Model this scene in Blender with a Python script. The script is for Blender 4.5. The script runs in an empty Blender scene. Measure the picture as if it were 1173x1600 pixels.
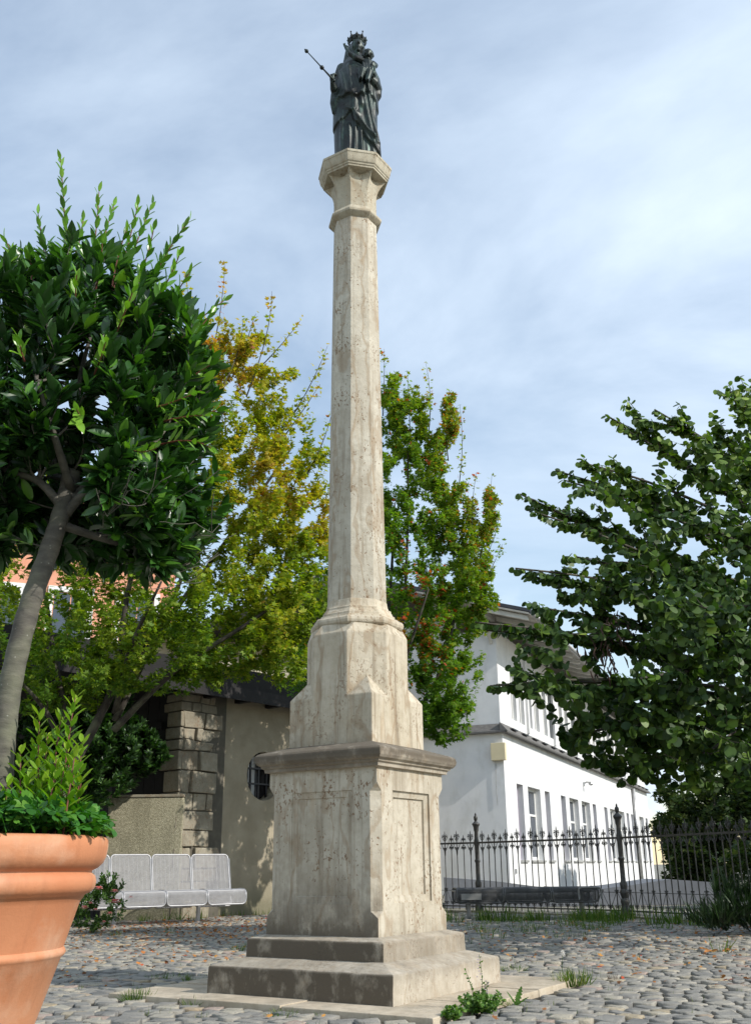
import bpy, bmesh, math, random
import numpy as np
from mathutils import Vector, Matrix, noise
R = math.radians
random.seed(7)
RG = np.random.default_rng(11)
S = bpy.context.scene
COL = S.collection
# ------------------------------------------------------------------ camera
EYE = .7
F, PITCH, ROLL = 1528.1, .3481, .0115
cd = bpy.data.cameras.new('camera'); cam = bpy.data.objects.new('camera', cd); COL.objects.link(cam)
cd.sensor_fit = 'VERTICAL'; cd.sensor_height = 24; cd.lens = F / 1600 * 24
cd.clip_start = .05; cd.clip_end = 2000
cam.location = (0, 0, EYE)
cam.rotation_euler = (Matrix.Rotation(math.pi/2 + PITCH, 3, 'X') @ Matrix.Rotation(-ROLL, 3, 'Z')).to_euler()
S.camera = cam
# ------------------------------------------------------------------ light
SUN_AZ = R(118); SUN_EL = R(35)          # azimuth clockwise from +Y
SUND = Vector((math.sin(SUN_AZ)*math.cos(SUN_EL), math.cos(SUN_AZ)*math.cos(SUN_EL), math.sin(SUN_EL)))
w = bpy.data.worlds.new('World'); S.world = w; w.use_nodes = True
nt = w.node_tree; N = nt.nodes; L = nt.links; N.clear()
def nd(t, **k):
    n = N.new(t)
    for a, b in k.items(): setattr(n, a, b)
    return n
out = nd('ShaderNodeOutputWorld'); bg = nd('ShaderNodeBackground'); bg.inputs[1].default_value = .15
sky = nd('ShaderNodeTexSky', sky_type='NISHITA'); sky.sun_disc = False
sky.sun_elevation = SUN_EL; sky.sun_rotation = SUN_AZ; sky.air_density = 1.3; sky.dust_density = .25; sky.ozone_density = .5
tc = nd('ShaderNodeTexCoord'); sp = nd('ShaderNodeSeparateXYZ'); L.new(tc.outputs['Generated'], sp.inputs[0])
ad = nd('ShaderNodeMath', operation='ADD'); L.new(sp.outputs[2], ad.inputs[0]); ad.inputs[1].default_value = .22
mx = nd('ShaderNodeMath', operation='MAXIMUM'); L.new(ad.outputs[0], mx.inputs[0]); mx.inputs[1].default_value = .08
dx = nd('ShaderNodeMath', operation='DIVIDE'); L.new(sp.outputs[0], dx.inputs[0]); L.new(mx.outputs[0], dx.inputs[1])
dy = nd('ShaderNodeMath', operation='DIVIDE'); L.new(sp.outputs[1], dy.inputs[0]); L.new(mx.outputs[0], dy.inputs[1])
cb = nd('ShaderNodeCombineXYZ'); L.new(dx.outputs[0], cb.inputs[0]); L.new(dy.outputs[0], cb.inputs[1])
mp = nd('ShaderNodeMapping'); mp.inputs['Rotation'].default_value = (0, 0, R(48)); mp.inputs['Scale'].default_value = (.62, 1.25, 1)
mp.inputs['Location'].default_value = (2.3, .4, 0)
L.new(cb.outputs[0], mp.inputs[0])
n1 = nd('ShaderNodeTexNoise'); n1.inputs['Scale'].default_value = 1.1; n1.inputs['Detail'].default_value = 9; n1.inputs['Roughness'].default_value = .56
n1.inputs['Distortion'].default_value = .6
L.new(mp.outputs[0], n1.inputs[0])
r1 = nd('ShaderNodeMapRange'); r1.inputs[1].default_value = .29; r1.inputs[2].default_value = .61; L.new(n1.outputs[0], r1.inputs[0])
# a few small cumulus low in the sky
mp2 = nd('ShaderNodeMapping'); mp2.inputs['Scale'].default_value = (1.5, 1.5, 3.4); mp2.inputs['Location'].default_value = (.37, 0, .1); L.new(tc.outputs['Generated'], mp2.inputs[0])
n2 = nd('ShaderNodeTexNoise'); n2.inputs['Scale'].default_value = 4.2; n2.inputs['Detail'].default_value = 7; L.new(mp2.outputs[0], n2.inputs[0])
r2 = nd('ShaderNodeMapRange'); r2.inputs[1].default_value = .53; r2.inputs[2].default_value = .62; L.new(n2.outputs[0], r2.inputs[0])
r3 = nd('ShaderNodeMapRange'); r3.inputs[1].default_value = .30; r3.inputs[2].default_value = .20; L.new(sp.outputs[2], r3.inputs[0])
m2 = nd('ShaderNodeMath', operation='MULTIPLY'); L.new(r2.outputs[0], m2.inputs[0]); L.new(r3.outputs[0], m2.inputs[1])
m1 = nd('ShaderNodeMath', operation='MULTIPLY'); rv = nd('ShaderNodeMapRange'); rv.inputs[1].default_value = .12; rv.inputs[2].default_value = .46; rv.inputs[3].default_value = .25; rv.inputs[4].default_value = 1.0; L.new(sp.outputs[2], rv.inputs[0]); L.new(r1.outputs[0], m1.inputs[0]); L.new(rv.outputs[0], m1.inputs[1])
mm = nd('ShaderNodeMath', operation='MAXIMUM'); L.new(m1.outputs[0], mm.inputs[0]); L.new(m2.outputs[0], mm.inputs[1])
mix = nd('ShaderNodeMix', data_type='RGBA'); L.new(mm.outputs[0], mix.inputs[0]); L.new(sky.outputs[0], mix.inputs[6])
mix.inputs[7].default_value = (4.75, 5.55, 6.5, 1)
L.new(mix.outputs[2], bg.inputs[0]); L.new(bg.outputs[0], out.inputs[0])
sd = bpy.data.lights.new('sun', 'SUN'); sd.energy = 3.9; sd.angle = R(.53); sd.color = (1, .95, .87)
so = bpy.data.objects.new('sun', sd); COL.objects.link(so); so.rotation_euler = SUND.to_track_quat('Z', 'Y').to_euler()
so.location = (8, -5, 14)
S.view_settings.view_transform = 'Standard'; S.view_settings.look = 'None'; S.view_settings.gamma = 1
S.view_settings.exposure = .3; S.view_settings.use_curve_mapping = False
S.render.engine = 'CYCLES'; S.cycles.use_denoising = True; S.cycles.max_bounces = 6; S.cycles.transparent_max_bounces = 6
S.cycles.diffuse_bounces = 3; S.cycles.glossy_bounces = 2; S.cycles.transmission_bounces = 3
# ------------------------------------------------------------------ helpers
def ray(px, py):
    a = px - 586.5; b = 800 - py; cr, sr = math.cos(ROLL), math.sin(ROLL)
    x = (a*cr + b*sr)/F; y = (-a*sr + b*cr)/F
    c, s = math.cos(PITCH), math.sin(PITCH)
    return Vector((x, c - y*s, s + y*c))
def at(px, py, Y):
    r = ray(px, py); return r*(Y/r.y) + Vector((0, 0, EYE))
def gnd(px, py, Z=0):
    r = ray(px, py); return r*((Z-EYE)/r.z) + Vector((0, 0, EYE))
def proj(P):
    P = np.asarray(P, float); X, Y, Z = P[..., 0], P[..., 1], P[..., 2]-EYE
    c, s = math.cos(PITCH), math.sin(PITCH); fw = np.maximum(Y*c+Z*s, .01); up = -Y*s+Z*c
    x = X/fw*F; y = up/fw*F; cr, sr = math.cos(ROLL), math.sin(ROLL)
    return 586.5+x*cr-y*sr, 800-(x*sr+y*cr)
class Node:
    pass
def tag(o, label=None, cat=None, group=None, kind=None):
    if label: o['label'] = label
    if cat: o['category'] = cat
    if group: o['group'] = group
    if kind: o['kind'] = kind
    return o
def thing(name, label, cat, loc=(0, 0, 0), group=None):
    o = bpy.data.objects.new(name, None); COL.objects.link(o); o.location = loc
    o.empty_display_size = .1
    return tag(o, label, cat, group)
def adopt(o, parent):
    if parent is not None:
        o.parent = parent
        l = parent.location if parent.parent is None else Vector((0, 0, 0))
        o.matrix_parent_inverse = Matrix.Translation(-Vector(l))
    return o
def link(name, me, parent=None, mat=None, kind=None):
    if mat is not None and not me.materials: me.materials.append(mat)
    o = bpy.data.objects.new(name, me); COL.objects.link(o)
    if kind: o['kind'] = kind
    return adopt(o, parent)
def mesh_np(name, V, Fc, tint=None, smooth=False):
    """V (n,3), Fc (m,3 or 4) arrays -> mesh"""
    me = bpy.data.meshes.new(name); V = np.ascontiguousarray(V, np.float32); Fc = np.ascontiguousarray(Fc, np.int32)
    k = Fc.shape[1]; me.vertices.add(len(V)); me.vertices.foreach_set('co', V.ravel())
    me.loops.add(Fc.size); me.loops.foreach_set('vertex_index', Fc.ravel())
    me.polygons.add(len(Fc)); me.polygons.foreach_set('loop_start', np.arange(0, Fc.size, k, dtype=np.int32))
    if tint is not None:
        a = me.attributes.new('tint', 'FLOAT', 'POINT'); a.data.foreach_set('value', np.ascontiguousarray(tint, np.float32))
    me.update(calc_edges=True)
    if smooth: me.polygons.foreach_set('use_smooth', np.ones(len(Fc), bool))
    me.validate()
    return me
class MB:
    def __init__(s): s.v = []; s.f = []; s.t = []; s.cur = .5
    def add(s, vs, fs):
        b = len(s.v); s.v += [tuple(p) for p in vs]; s.t += [s.cur]*len(vs); s.f += [tuple(b+i for i in f) for f in fs]
    def box(s, c, h, M=None, taper=1):
        c = Vector(c); vs = []
        for z in (-1, 1):
            k = taper if z > 0 else 1
            for x, y in ((-1, -1), (1, -1), (1, 1), (-1, 1)):
                p = Vector((x*h[0]*k, y*h[1]*k, z*h[2]))
                vs.append((M @ p if M else p) + c)
        s.add(vs, [(0, 3, 2, 1), (4, 5, 6, 7), (0, 1, 5, 4), (1, 2, 6, 5), (2, 3, 7, 6), (3, 0, 4, 7)])
    def frame(s, P, U, V, W, u0, u1, v0, v1, w0, w1):
        P, U, V, W = map(Vector, (P, U, V, W)); vs = []
        for v_ in (v0, v1):
            for a, b in ((u0, w0), (u1, w0), (u1, w1), (u0, w1)): vs.append(P+U*a+V*v_+W*b)
        s.add(vs, [(0, 3, 2, 1), (4, 5, 6, 7), (0, 1, 5, 4), (1, 2, 6, 5), (2, 3, 7, 6), (3, 0, 4, 7)])
    def tube(s, pts, rad, n=6, cap=True):
        pts = [Vector(p) for p in pts]
        if not hasattr(rad, '__len__'): rad = [rad]*len(pts)
        up = Vector((0, 0, 1)); prev = None; rings = []
        for i, p in enumerate(pts):
            d = (pts[min(i+1, len(pts)-1)] - pts[max(i-1, 0)])
            if d.length < 1e-9: d = Vector((0, 0, 1))
            d.normalize()
            a = prev if prev is not None else (up if abs(d.z) < .95 else Vector((1, 0, 0)))
            x = (a - d*a.dot(d))
            if x.length < 1e-5: x = d.orthogonal()
            x.normalize(); y = d.cross(x); prev = x
            rings.append([p + x*math.cos(2*math.pi*k/n)*rad[i] + y*math.sin(2*math.pi*k/n)*rad[i] for k in range(n)])
        vs = [q for r in rings for q in r]; fs = []
        for i in range(len(pts)-1):
            for k in range(n):
                a = i*n+k; b = i*n+(k+1) % n; fs.append((a, b, b+n, a+n))
        if cap: fs.append(tuple(range(n))[::-1]); fs.append(tuple((len(pts)-1)*n+k for k in range(n)))
        s.add(vs, fs)
    def lathe(s, prof, c=(0, 0, 0), n=16, a0=0, capb=True, capt=True, fn=None):
        c = Vector(c); vs = []
        for r, z in prof:
            for k in range(n):
                a = a0+2*math.pi*k/n; rr = r if fn is None else fn(r, z, a)
                vs.append(c+Vector((rr*math.cos(a), rr*math.sin(a), z)))
        fs = []
        for i in range(len(prof)-1):
            for k in range(n):
                a = i*n+k; b = i*n+(k+1) % n; fs.append((a, b, b+n, a+n))
        if capb: fs.append(tuple(range(n))[::-1])
        if capt: fs.append(tuple((len(prof)-1)*n+k for k in range(n)))
        s.add(vs, fs)
    def ball(s, c, r, nu=8, nv=6, M=None):
        c = Vector(c); r = Vector(r) if hasattr(r, '__len__') else Vector((r, r, r)); vs = []
        for i in range(nv+1):
            t = math.pi*i/nv
            for k in range(nu):
                a = 2*math.pi*k/nu; p = Vector((r.x*math.sin(t)*math.cos(a), r.y*math.sin(t)*math.sin(a), -r.z*math.cos(t)))
                vs.append((M @ p if M else p)+c)
        fs = []
        for i in range(nv):
            for k in range(nu):
                a = i*nu+k; b = i*nu+(k+1) % nu
                fs.append((a, b, b+nu, a+nu))
        s.add(vs, fs)
    def mesh(s, name, smooth=False, tint=False):
        me = bpy.data.meshes.new(name); me.from_pydata(s.v, [], s.f)
        if tint:
            a = me.attributes.new('tint', 'FLOAT', 'POINT'); a.data.foreach_set('value', np.array(s.t, np.float32))
        me.update()
        if smooth:
            me.polygons.foreach_set('use_smooth', np.ones(len(me.polygons), bool))
        return me
    def build(s, name, mat, parent=None, smooth=False, tint=False, bevel=0, seg=2, kind=None, sharp=None):
        me = s.mesh(name, smooth, tint)
        if bevel:
            bm = bmesh.new(); bm.from_mesh(me); bmesh.ops.remove_doubles(bm, verts=bm.verts, dist=1e-5)
            bmesh.ops.bevel(bm, geom=[e for e in bm.edges if e.is_manifold and e.calc_face_angle(0) > R(18)], offset=bevel, segments=seg, profile=.6, affect='EDGES', clamp_overlap=True)
            bm.to_mesh(me); bm.free()
        if sharp is not None:
            me.polygons.foreach_set('use_smooth', np.ones(len(me.polygons), bool)); me.set_sharp_from_angle(angle=R(sharp))
        return link(name, me, parent, mat, kind)
# ------------------------------------------------------------------ materials
def mat(name):
    m = bpy.data.materials.new(name); m.use_nodes = True; t = m.node_tree
    b = t.nodes['Principled BSDF']; return m, t, b
class G:
    """tiny node graph helper"""
    def __init__(s, t): s.t = t
    def n(s, ty, ins={}, **k):
        x = s.t.nodes.new(ty)
        for a, b in k.items(): setattr(x, a, b)
        for a, b in ins.items():
            if isinstance(b, bpy.types.NodeSocket): s.t.links.new(b, x.inputs[a])
            else: x.inputs[a].default_value = b
        return x
    def pos(s): return s.n('ShaderNodeNewGeometry').outputs['Position']
    def noise(s, vec, scale, detail=4, rough=.55, dist=0):
        return s.n('ShaderNodeTexNoise', {'Vector': vec, 'Scale': scale, 'Detail': detail, 'Roughness': rough, 'Distortion': dist}).outputs[0]
    def rng(s, v, a, b, c=0, d=1):
        return s.n('ShaderNodeMapRange', {0: v, 1: a, 2: b, 3: c, 4: d}).outputs[0]
    def mul(s, a, b): return s.n('ShaderNodeMath', {0: a, 1: b}, operation='MULTIPLY').outputs[0]
    def math(s, op, a, b=0.): return s.n('ShaderNodeMath', {0: a, 1: b}, operation=op).outputs[0]
    def mix(s, f, a, b, bt='MIX'):
        return s.n('ShaderNodeMix', {0: f, 6: a, 7: b}, data_type='RGBA', blend_type=bt).outputs[2]
    def scale(s, v, sc, rot=(0, 0, 0)): return s.n('ShaderNodeMapping', {'Vector': v, 'Scale': sc, 'Rotation': rot}).outputs[0]
    def bump(s, h, st=.3, d=.01, norm=None):
        i = {'Height': h, 'Strength': st, 'Distance': d}
        if norm is not None: i['Normal'] = norm
        return s.n('ShaderNodeBump', i).outputs[0]
    def ramp(s, f, stops):
        r = s.n('ShaderNodeValToRGB', {0: f}); e = r.color_ramp.elements
        while len(e) < len(stops): e.new(.5)
        for x, (p, c) in zip(e, stops): x.position = p; x.color = (*c, 1)
        return r.outputs[0]
def C(*c): return (*c, 1)
def simple(name, col, rough=.7, metal=0, var=.25, sc=6, bump=.0, bs=40, spec=.5):
    m, t, b = mat(name); g = G(t); p = g.pos()
    n = g.noise(p, sc, 5)
    f = g.rng(n, .3, .7, 1-var, 1+var*.6)
    c = g.mix(1., C(*col), g.n('ShaderNodeCombineColor', {0: f, 1: f, 2: f}).outputs[0], 'MULTIPLY')
    t.links.new(c, b.inputs['Base Color']); b.inputs['Roughness'].default_value = rough; b.inputs['Metallic'].default_value = metal
    b.inputs['Specular IOR Level'].default_value = spec
    if bump: t.links.new(g.bump(g.noise(p, bs, 5), bump, .01), b.inputs['Normal'])
    return m
def stone(name, base=(.50, .45, .36), light=(.62, .57, .47), pits=.5, streak=.5, grime_shade=None, seed=0, topgrime=0, stretch=4, crack=0):
    """travertine-like conglomerate: warm base, brown pits, run-off streaks; grime = list of (zlo, zhi, amount, facing)"""
    m, t, b = mat(name); g = G(t); p0 = g.pos()
    p = g.n('ShaderNodeVectorMath', {0: p0, 1: (seed*3.1, seed*1.7, seed*.9)}, operation='ADD').outputs[0]
    a = g.noise(p, 3.2, 6, .6)
    c = g.mix(g.rng(a, .35, .65), C(*base), C(*light))
    a2 = g.noise(p, 19, 4, .6)
    c = g.mix(g.rng(a2, .45, .75, 0, .45), c, C(base[0]*.68, base[1]*.64, base[2]*.58))
    st = g.noise(g.scale(p, (14, 14, .9)), 1.6, 5, .62, .3)
    c = g.mix(g.rng(st, .50, .72, 0, streak), c, C(.20, .155, .105))
    vn = g.n('ShaderNodeTexWave', {'Vector': g.scale(p, (1, 1, .45), (.25, .1, 0)), 'Scale': 1.7, 'Distortion': 12., 'Detail': 4., 'Detail Scale': 2.2}).outputs[1]
    c = g.mix(g.rng(vn, .88, 1.0, 0, .62*streak), c, C(.27, .19, .115))
    ru = g.noise(g.scale(p, (9, 9, 1.5)), 1.3, 4, .6)
    c = g.mix(g.rng(ru, .58, .74, 0, .42*streak), c, C(.36, .22, .10))
    # pits: small stretched holes, clustered
    pv = g.scale(p, (1, 1, .72), (.3, .2, 0))
    pn = g.noise(pv, 62, 3, .6, .5); cl = g.noise(p, 4.5, 3)
    th = g.rng(cl, .40, .64, .70, .555)
    pit = g.rng(g.math('SUBTRACT', pn, th), 0, .035)
    c = g.mix(g.mul(pit, pits), c, C(.21, .135, .08))
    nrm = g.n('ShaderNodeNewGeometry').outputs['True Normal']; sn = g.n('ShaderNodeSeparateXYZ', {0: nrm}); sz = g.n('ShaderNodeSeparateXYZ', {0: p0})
    for (z0, z1, amt, facing) in grime_shade or []:
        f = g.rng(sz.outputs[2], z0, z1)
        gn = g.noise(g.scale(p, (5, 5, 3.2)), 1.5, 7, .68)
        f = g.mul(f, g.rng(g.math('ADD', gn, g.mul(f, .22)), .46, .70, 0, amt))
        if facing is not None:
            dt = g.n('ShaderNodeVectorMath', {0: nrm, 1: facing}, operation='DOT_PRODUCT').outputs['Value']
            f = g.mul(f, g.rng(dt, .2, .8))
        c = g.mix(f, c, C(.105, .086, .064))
    if topgrime:
        gn = g.noise(p, 7, 6, .7)
        f = g.mul(g.rng(sn.outputs[2], .2, .8), g.rng(gn, .4, .7, 0, topgrime))
        c = g.mix(f, c, C(.16, .145, .12))
    t.links.new(c, b.inputs['Base Color']); b.inputs['Roughness'].default_value = .88; b.inputs['Specular IOR Level'].default_value = .25
    hb = g.math('SUBTRACT', g.mul(g.noise(p, 34, 6, .65), .6), g.mul(pit, .8))
    t.links.new(g.bump(hb, .45, .012), b.inputs['Normal'])
    return m
def leafmat(name, stops, rough=.42, trans=.35, gloss=.5, tcol=(.35, .5, .08), sc=0):
    m, t, b = mat(name); g = G(t)
    at_ = g.n('ShaderNodeAttribute', attribute_name='tint').outputs['Fac']
    c = g.ramp(at_, stops)
    nz = g.noise(g.pos(), 9, 2); f = g.rng(nz, .3, .7, .75, 1.25)
    c = g.mix(1., c, g.n('ShaderNodeCombineColor', {0: f, 1: f, 2: f}).outputs[0], 'MULTIPLY')
    t.links.new(c, b.inputs['Base Color']); b.inputs['Roughness'].default_value = rough; b.inputs['Specular IOR Level'].default_value = gloss
    tr = g.n('ShaderNodeBsdfTranslucent', {0: g.mix(1., c, C(*[x*3 for x in tcol]), 'MULTIPLY')})
    ms = g.n('ShaderNodeMixShader', {0: trans, 1: b.outputs[0], 2: tr.outputs[0]})
    t.links.new(ms.outputs[0], t.nodes['Material Output'].inputs[0])
    return m
def bark(name, a=(.16, .14, .11), b_=(.34, .31, .26), sc=20, zs=3):
    m, t, b = mat(name); g = G(t); p = g.pos()
    n = g.noise(g.scale(p, (1, 1, zs)), sc, 5, .6); n2 = g.noise(p, 5, 3)
    c = g.mix(g.rng(n, .35, .68), C(*a), C(*b_)); c = g.mix(g.rng(n2, .5, .7, 0, .5), c, C(.20, .21, .13))
    sp_ = g.n('ShaderNodeTexVoronoi', {'Vector': p, 'Scale': 45.}).outputs[0]
    c = g.mix(g.mul(g.rng(sp_, .13, .08, 0, .5), g.rng(g.noise(p, 6, 2), .5, .6)), c, C(.32, .32, .28))
    t.links.new(c, b.inputs['Base Color']); b.inputs['Roughness'].default_value = .85
    t.links.new(g.bump(n, .5, .01), b.inputs['Normal']); return m
uL = Vector((.5328, .8463, 0)); wL = Vector((-.8463, .5328, 0))     # the monument's own axes: away-right, away-left
M_dirt = simple('joint_soil', (.06, .05, .036), .95, var=.5, sc=9, bump=.5, bs=60)
def ground_mat():
    m, t, b = mat('ground_stone'); g = G(t); p = g.pos()
    v = g.n('ShaderNodeTexVoronoi', {'Vector': g.scale(p, (8.5, 8.5, 1)), 'Scale': 1.}, feature='DISTANCE_TO_EDGE').outputs[0]
    vc = g.n('ShaderNodeTexVoronoi', {'Vector': g.scale(p, (8.5, 8.5, 1)), 'Scale': 1.}).outputs['Color']
    c = g.mix(g.rng(g.n('ShaderNodeSeparateColor', {0: vc}).outputs[0], 0, 1), C(.20, .19, .17), C(.36, .33, .28))
    c = g.mix(g.rng(v, .03, .1), C(.07, .06, .045), c)
    c = g.mix(g.rng(g.noise(p, .7, 4), .45, .6, 0, .5), c, C(.11, .12, .06))
    t.links.new(c, b.inputs['Base Color']); b.inputs['Roughness'].default_value = .9; return m
M_ground = ground_mat()
def cobble_mat():
    m, t, b = mat('cobble_stone'); g = G(t); p = g.pos()
    a = g.n('ShaderNodeAttribute', attribute_name='tint').outputs['Fac']
    c = g.ramp(a, [(0, (.13, .13, .125)), (.35, (.225, .215, .195)), (.6, (.30, .28, .24)), (.8, (.38, .345, .27)), (.93, (.36, .28, .17)), (1, (.36, .27, .22))])
    n = g.noise(p, 55, 5, .7); c = g.mix(g.rng(n, .35, .7, 0, .55), c, C(.19, .18, .165))
    c = g.mix(g.rng(g.noise(p, 11, 3), .52, .72, 0, .3), c, C(.42, .40, .35))
    t.links.new(c, b.inputs['Base Color']); b.inputs['Roughness'].default_value = .72; b.inputs['Specular IOR Level'].default_value = .35
    t.links.new(g.bump(g.noise(p, 42, 6, .7), .7, .012), b.inputs['Normal']); return m
M_cobble = cobble_mat()
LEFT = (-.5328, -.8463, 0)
M_slab = stone('apron_stone', (.42, .35, .26), (.52, .45, .35), pits=.25, streak=.1, topgrime=.5, seed=1)
M_step = stone('step_stone', (.37, .325, .26), (.48, .43, .355), pits=.4, streak=.35, grime_shade=[(-.35, .02, 1.0, LEFT), (.06, .16, .42, (.8463, -.5328, 0))], topgrime=.55, seed=2)
M_ped = stone('pedestal_stone', (.41, .365, .29), (.53, .485, .40), pits=.9, streak=.7, grime_shade=[(.72, .30, .95, LEFT), (1.35, .5, .22, LEFT), (.46, .32, .30, None)], seed=3)  # tall LEFT entry darkens that whole face, painting in shade beside the stains
M_corn = stone('cornice_stone', (.34, .295, .24), (.48, .43, .35), pits=.4, streak=.5, grime_shade=[(1.26, 1.35, .95, None), (1.2, 1.25, .6, LEFT)], topgrime=.5, seed=4)
M_die = stone('die_stone', (.42, .365, .275), (.52, .465, .37), pits=.6, streak=.8, seed=5, grime_shade=[(1.62, 1.42, .35, LEFT)])
M_shaft = stone('shaft_stone', (.405, .365, .295), (.52, .485, .405), pits=.9, streak=.75, seed=6)
M_cap = stone('capital_stone', (.38, .34, .26), (.47, .43, .34), pits=.8, streak=.6, seed=7)
# ------------------------------------------------------------------ setting: ground
def sheet(name, x0, x1, y0, y1, z, m, kind='structure', parent=None):
    me = bpy.data.meshes.new(name); me.from_pydata([(x0, y0, z), (x1, y0, z), (x1, y1, z), (x0, y1, z)], [], [(0, 1, 2, 3)])
    o = link(name, me, parent, m); o['kind'] = kind; return o
sheet('ground', -700, 700, -200, 900, -.034, M_ground)
MC = Vector((-.136, 6.5332, 0))
square = sheet('cobbled_square', -9, 9, 2.2, 16.9, -.020, M_dirt)
def slab_uv(P): d = P - MC; return d.dot(uL), d.dot(wL)
SU0, SU1, SW0, SW1 = -.90, 1.0, -1.02, 1.18
def cobbles():
    ang = R(-14); ca, sa = math.cos(ang), math.sin(ang); out = []
    rh, cw = .104, .114
    for j in range(-40, 190):
        i0 = random.random()
        xx = -13 + i0*.1
        while xx < 13:
            ww = cw*random.uniform(.78, 1.3)
            xm = xx + ww/2; yy = j*rh
            # segmental arcs about 1.5 m wide
            ph = (xm/1.55) % 1.0 - .5
            arc = .34*(1 - (2*ph)**2)
            slope = -.34*8*ph/1.55
            x = xm*ca - (yy+arc)*sa; y = xm*sa + (yy+arc)*ca
            xx += ww
            if y < 3.3 or y > 16.8 or abs(x) > .44*y+.9: continue
            a, b_ = slab_uv(Vector((x, y, 0)))
            if SU0-.05 < a < SU1+.05 and SW0-.05 < b_ < SW1+.05: continue
            if (x+1.2)**2+(y-2.9)**2 < .04: continue
            out.append((x, y, ang+math.atan(slope)*.75, ww, rh))
    return out
def cobble_arrays(st):
    n = len(st); st = np.array(st)
    rng = np.random.default_rng(5)
    hx = st[:, 3]/2 - rng.uniform(.004, .011, n); hy = st[:, 4]/2 - rng.uniform(.005, .013, n)
    z = rng.normal(0, .004, n); tx = rng.normal(0, .032, n); ty = rng.normal(0, .032, n)
    c, s = np.cos(st[:, 2]+rng.normal(0, .05, n)), np.sin(st[:, 2]+rng.normal(0, .05, n))
    V = np.zeros((n, 17, 3)); sg = [(-1, -1), (1, -1), (1, 1), (-1, 1)]
    jit = rng.uniform(.86, 1.07, (n, 4, 2))
    for k, (sx, sy) in enumerate(sg):
        lx = sx*hx*jit[:, k, 0]; ly = sy*hy*jit[:, k, 1]
        for lvl, (f, dz) in enumerate(((1.0, -.035), (1.0, -.005), (.965, -.0008), (.80, .0002))):
            V[:, lvl*4+k, 0] = lx*f; V[:, lvl*4+k, 1] = ly*f; V[:, lvl*4+k, 2] = z+dz + lx*f*tx + ly*f*ty + (rng.normal(0, .0022, n) if lvl > 1 else 0)
    V[:, 16, 2] = z+.001+rng.normal(0, .0025, n)
    x, y = V[..., 0].copy(), V[..., 1].copy()
    V[..., 0] = x*c[:, None]-y*s[:, None]+st[:, 0:1]; V[..., 1] = x*s[:, None]+y*c[:, None]+st[:, 1:2]
    fc = []
    for lvl in range(3):
        for k in range(4):
            a = lvl*4+k; b_ = lvl*4+(k+1) % 4; fc += [(a, b_, b_+4), (a, b_+4, a+4)]
    for k in range(4): fc.append((12+k, 12+(k+1) % 4, 16))
    tint = np.clip(rng.beta(2.0, 2.2, n) + (rng.random(n) > .93)*.5, 0, 1)
    return V, np.array(fc), tint
st = cobbles(); V, fc, tint = cobble_arrays(st)
px, py = proj(V[:, 16]); depth = V[:, 16, 1]
vis = (px > 85) & (px < 1180) & (py < 1603)
order = np.argsort(np.where(vis, depth, 1e6)); near = order[:290]; rest = order[290:]
for i in near:
    me = mesh_np('cobble', V[i], fc, np.full(17, tint[i]))
    o = link('cobble', me, square, M_cobble)
n = len(rest); VV = V[rest].reshape(-1, 3); FF = (fc[None] + (np.arange(n)*17)[:, None, None]).reshape(-1, 3)
link('cobble', mesh_np('cobbles_rest', VV, FF, np.repeat(tint[rest], 17)), square, M_cobble, 'stuff')
# ------------------------------------------------------------------ monument
mon = thing('memorial_column', 'tall pale octagonal stone column on a stepped square pedestal, in the middle of the square', 'column', MC)
def mpt(a, b, z): return MC + uL*a + wL*b + Vector((0, 0, z))
def prism(mb, rows, z0z1=None):
    """rows: (z, [(a,b)...]) rings in monument coordinates"""
    n = len(rows[0][1]); vs = []
    for z, ring in rows: vs += [mpt(a, b, z) for a, b in ring]
    fs = []
    for i in range(len(rows)-1):
        for k in range(n): a = i*n+k; b = i*n+(k+1) % n; fs.append((a, b, b+n, a+n))
    fs.append(tuple(range(n))[::-1]); fs.append(tuple((len(rows)-1)*n+k for k in range(n)))
    mb.add(vs, fs)
def sq(h, h2=None): h2 = h2 or h; return [(-h, -h2), (h, -h2), (h, h2), (-h, h2)][::-1]
def sqr(a0, a1, b0, b1): return [(a0, b0), (a1, b0), (a1, b1), (a0, b1)][::-1]
cuts_a = [SU0, -.638, .638, SU1]
tiles = [(SU0, -.30, SW0, -.1), (SU0, -.30, -.1, .62), (SU0, -.30, .62, SW1), (-.30, .36, SW0, 0), (-.30, .36, 0, SW1), (.36, SU1, SW0, -.25), (.36, SU1, -.25, .55), (.36, SU1, .55, SW1)]
for (a0, a1, b0, b1) in tiles:
    mb = MB(); dz = random.uniform(-.003, .003); e = .004
    prism(mb, [(-.03, sqr(a0+e, a1-e, b0+e, b1-e)), (.018+dz, sqr(a0+e, a1-e, b0+e, b1-e))])
    mb.build('paving_slab', M_slab, mon, bevel=.004)
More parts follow.
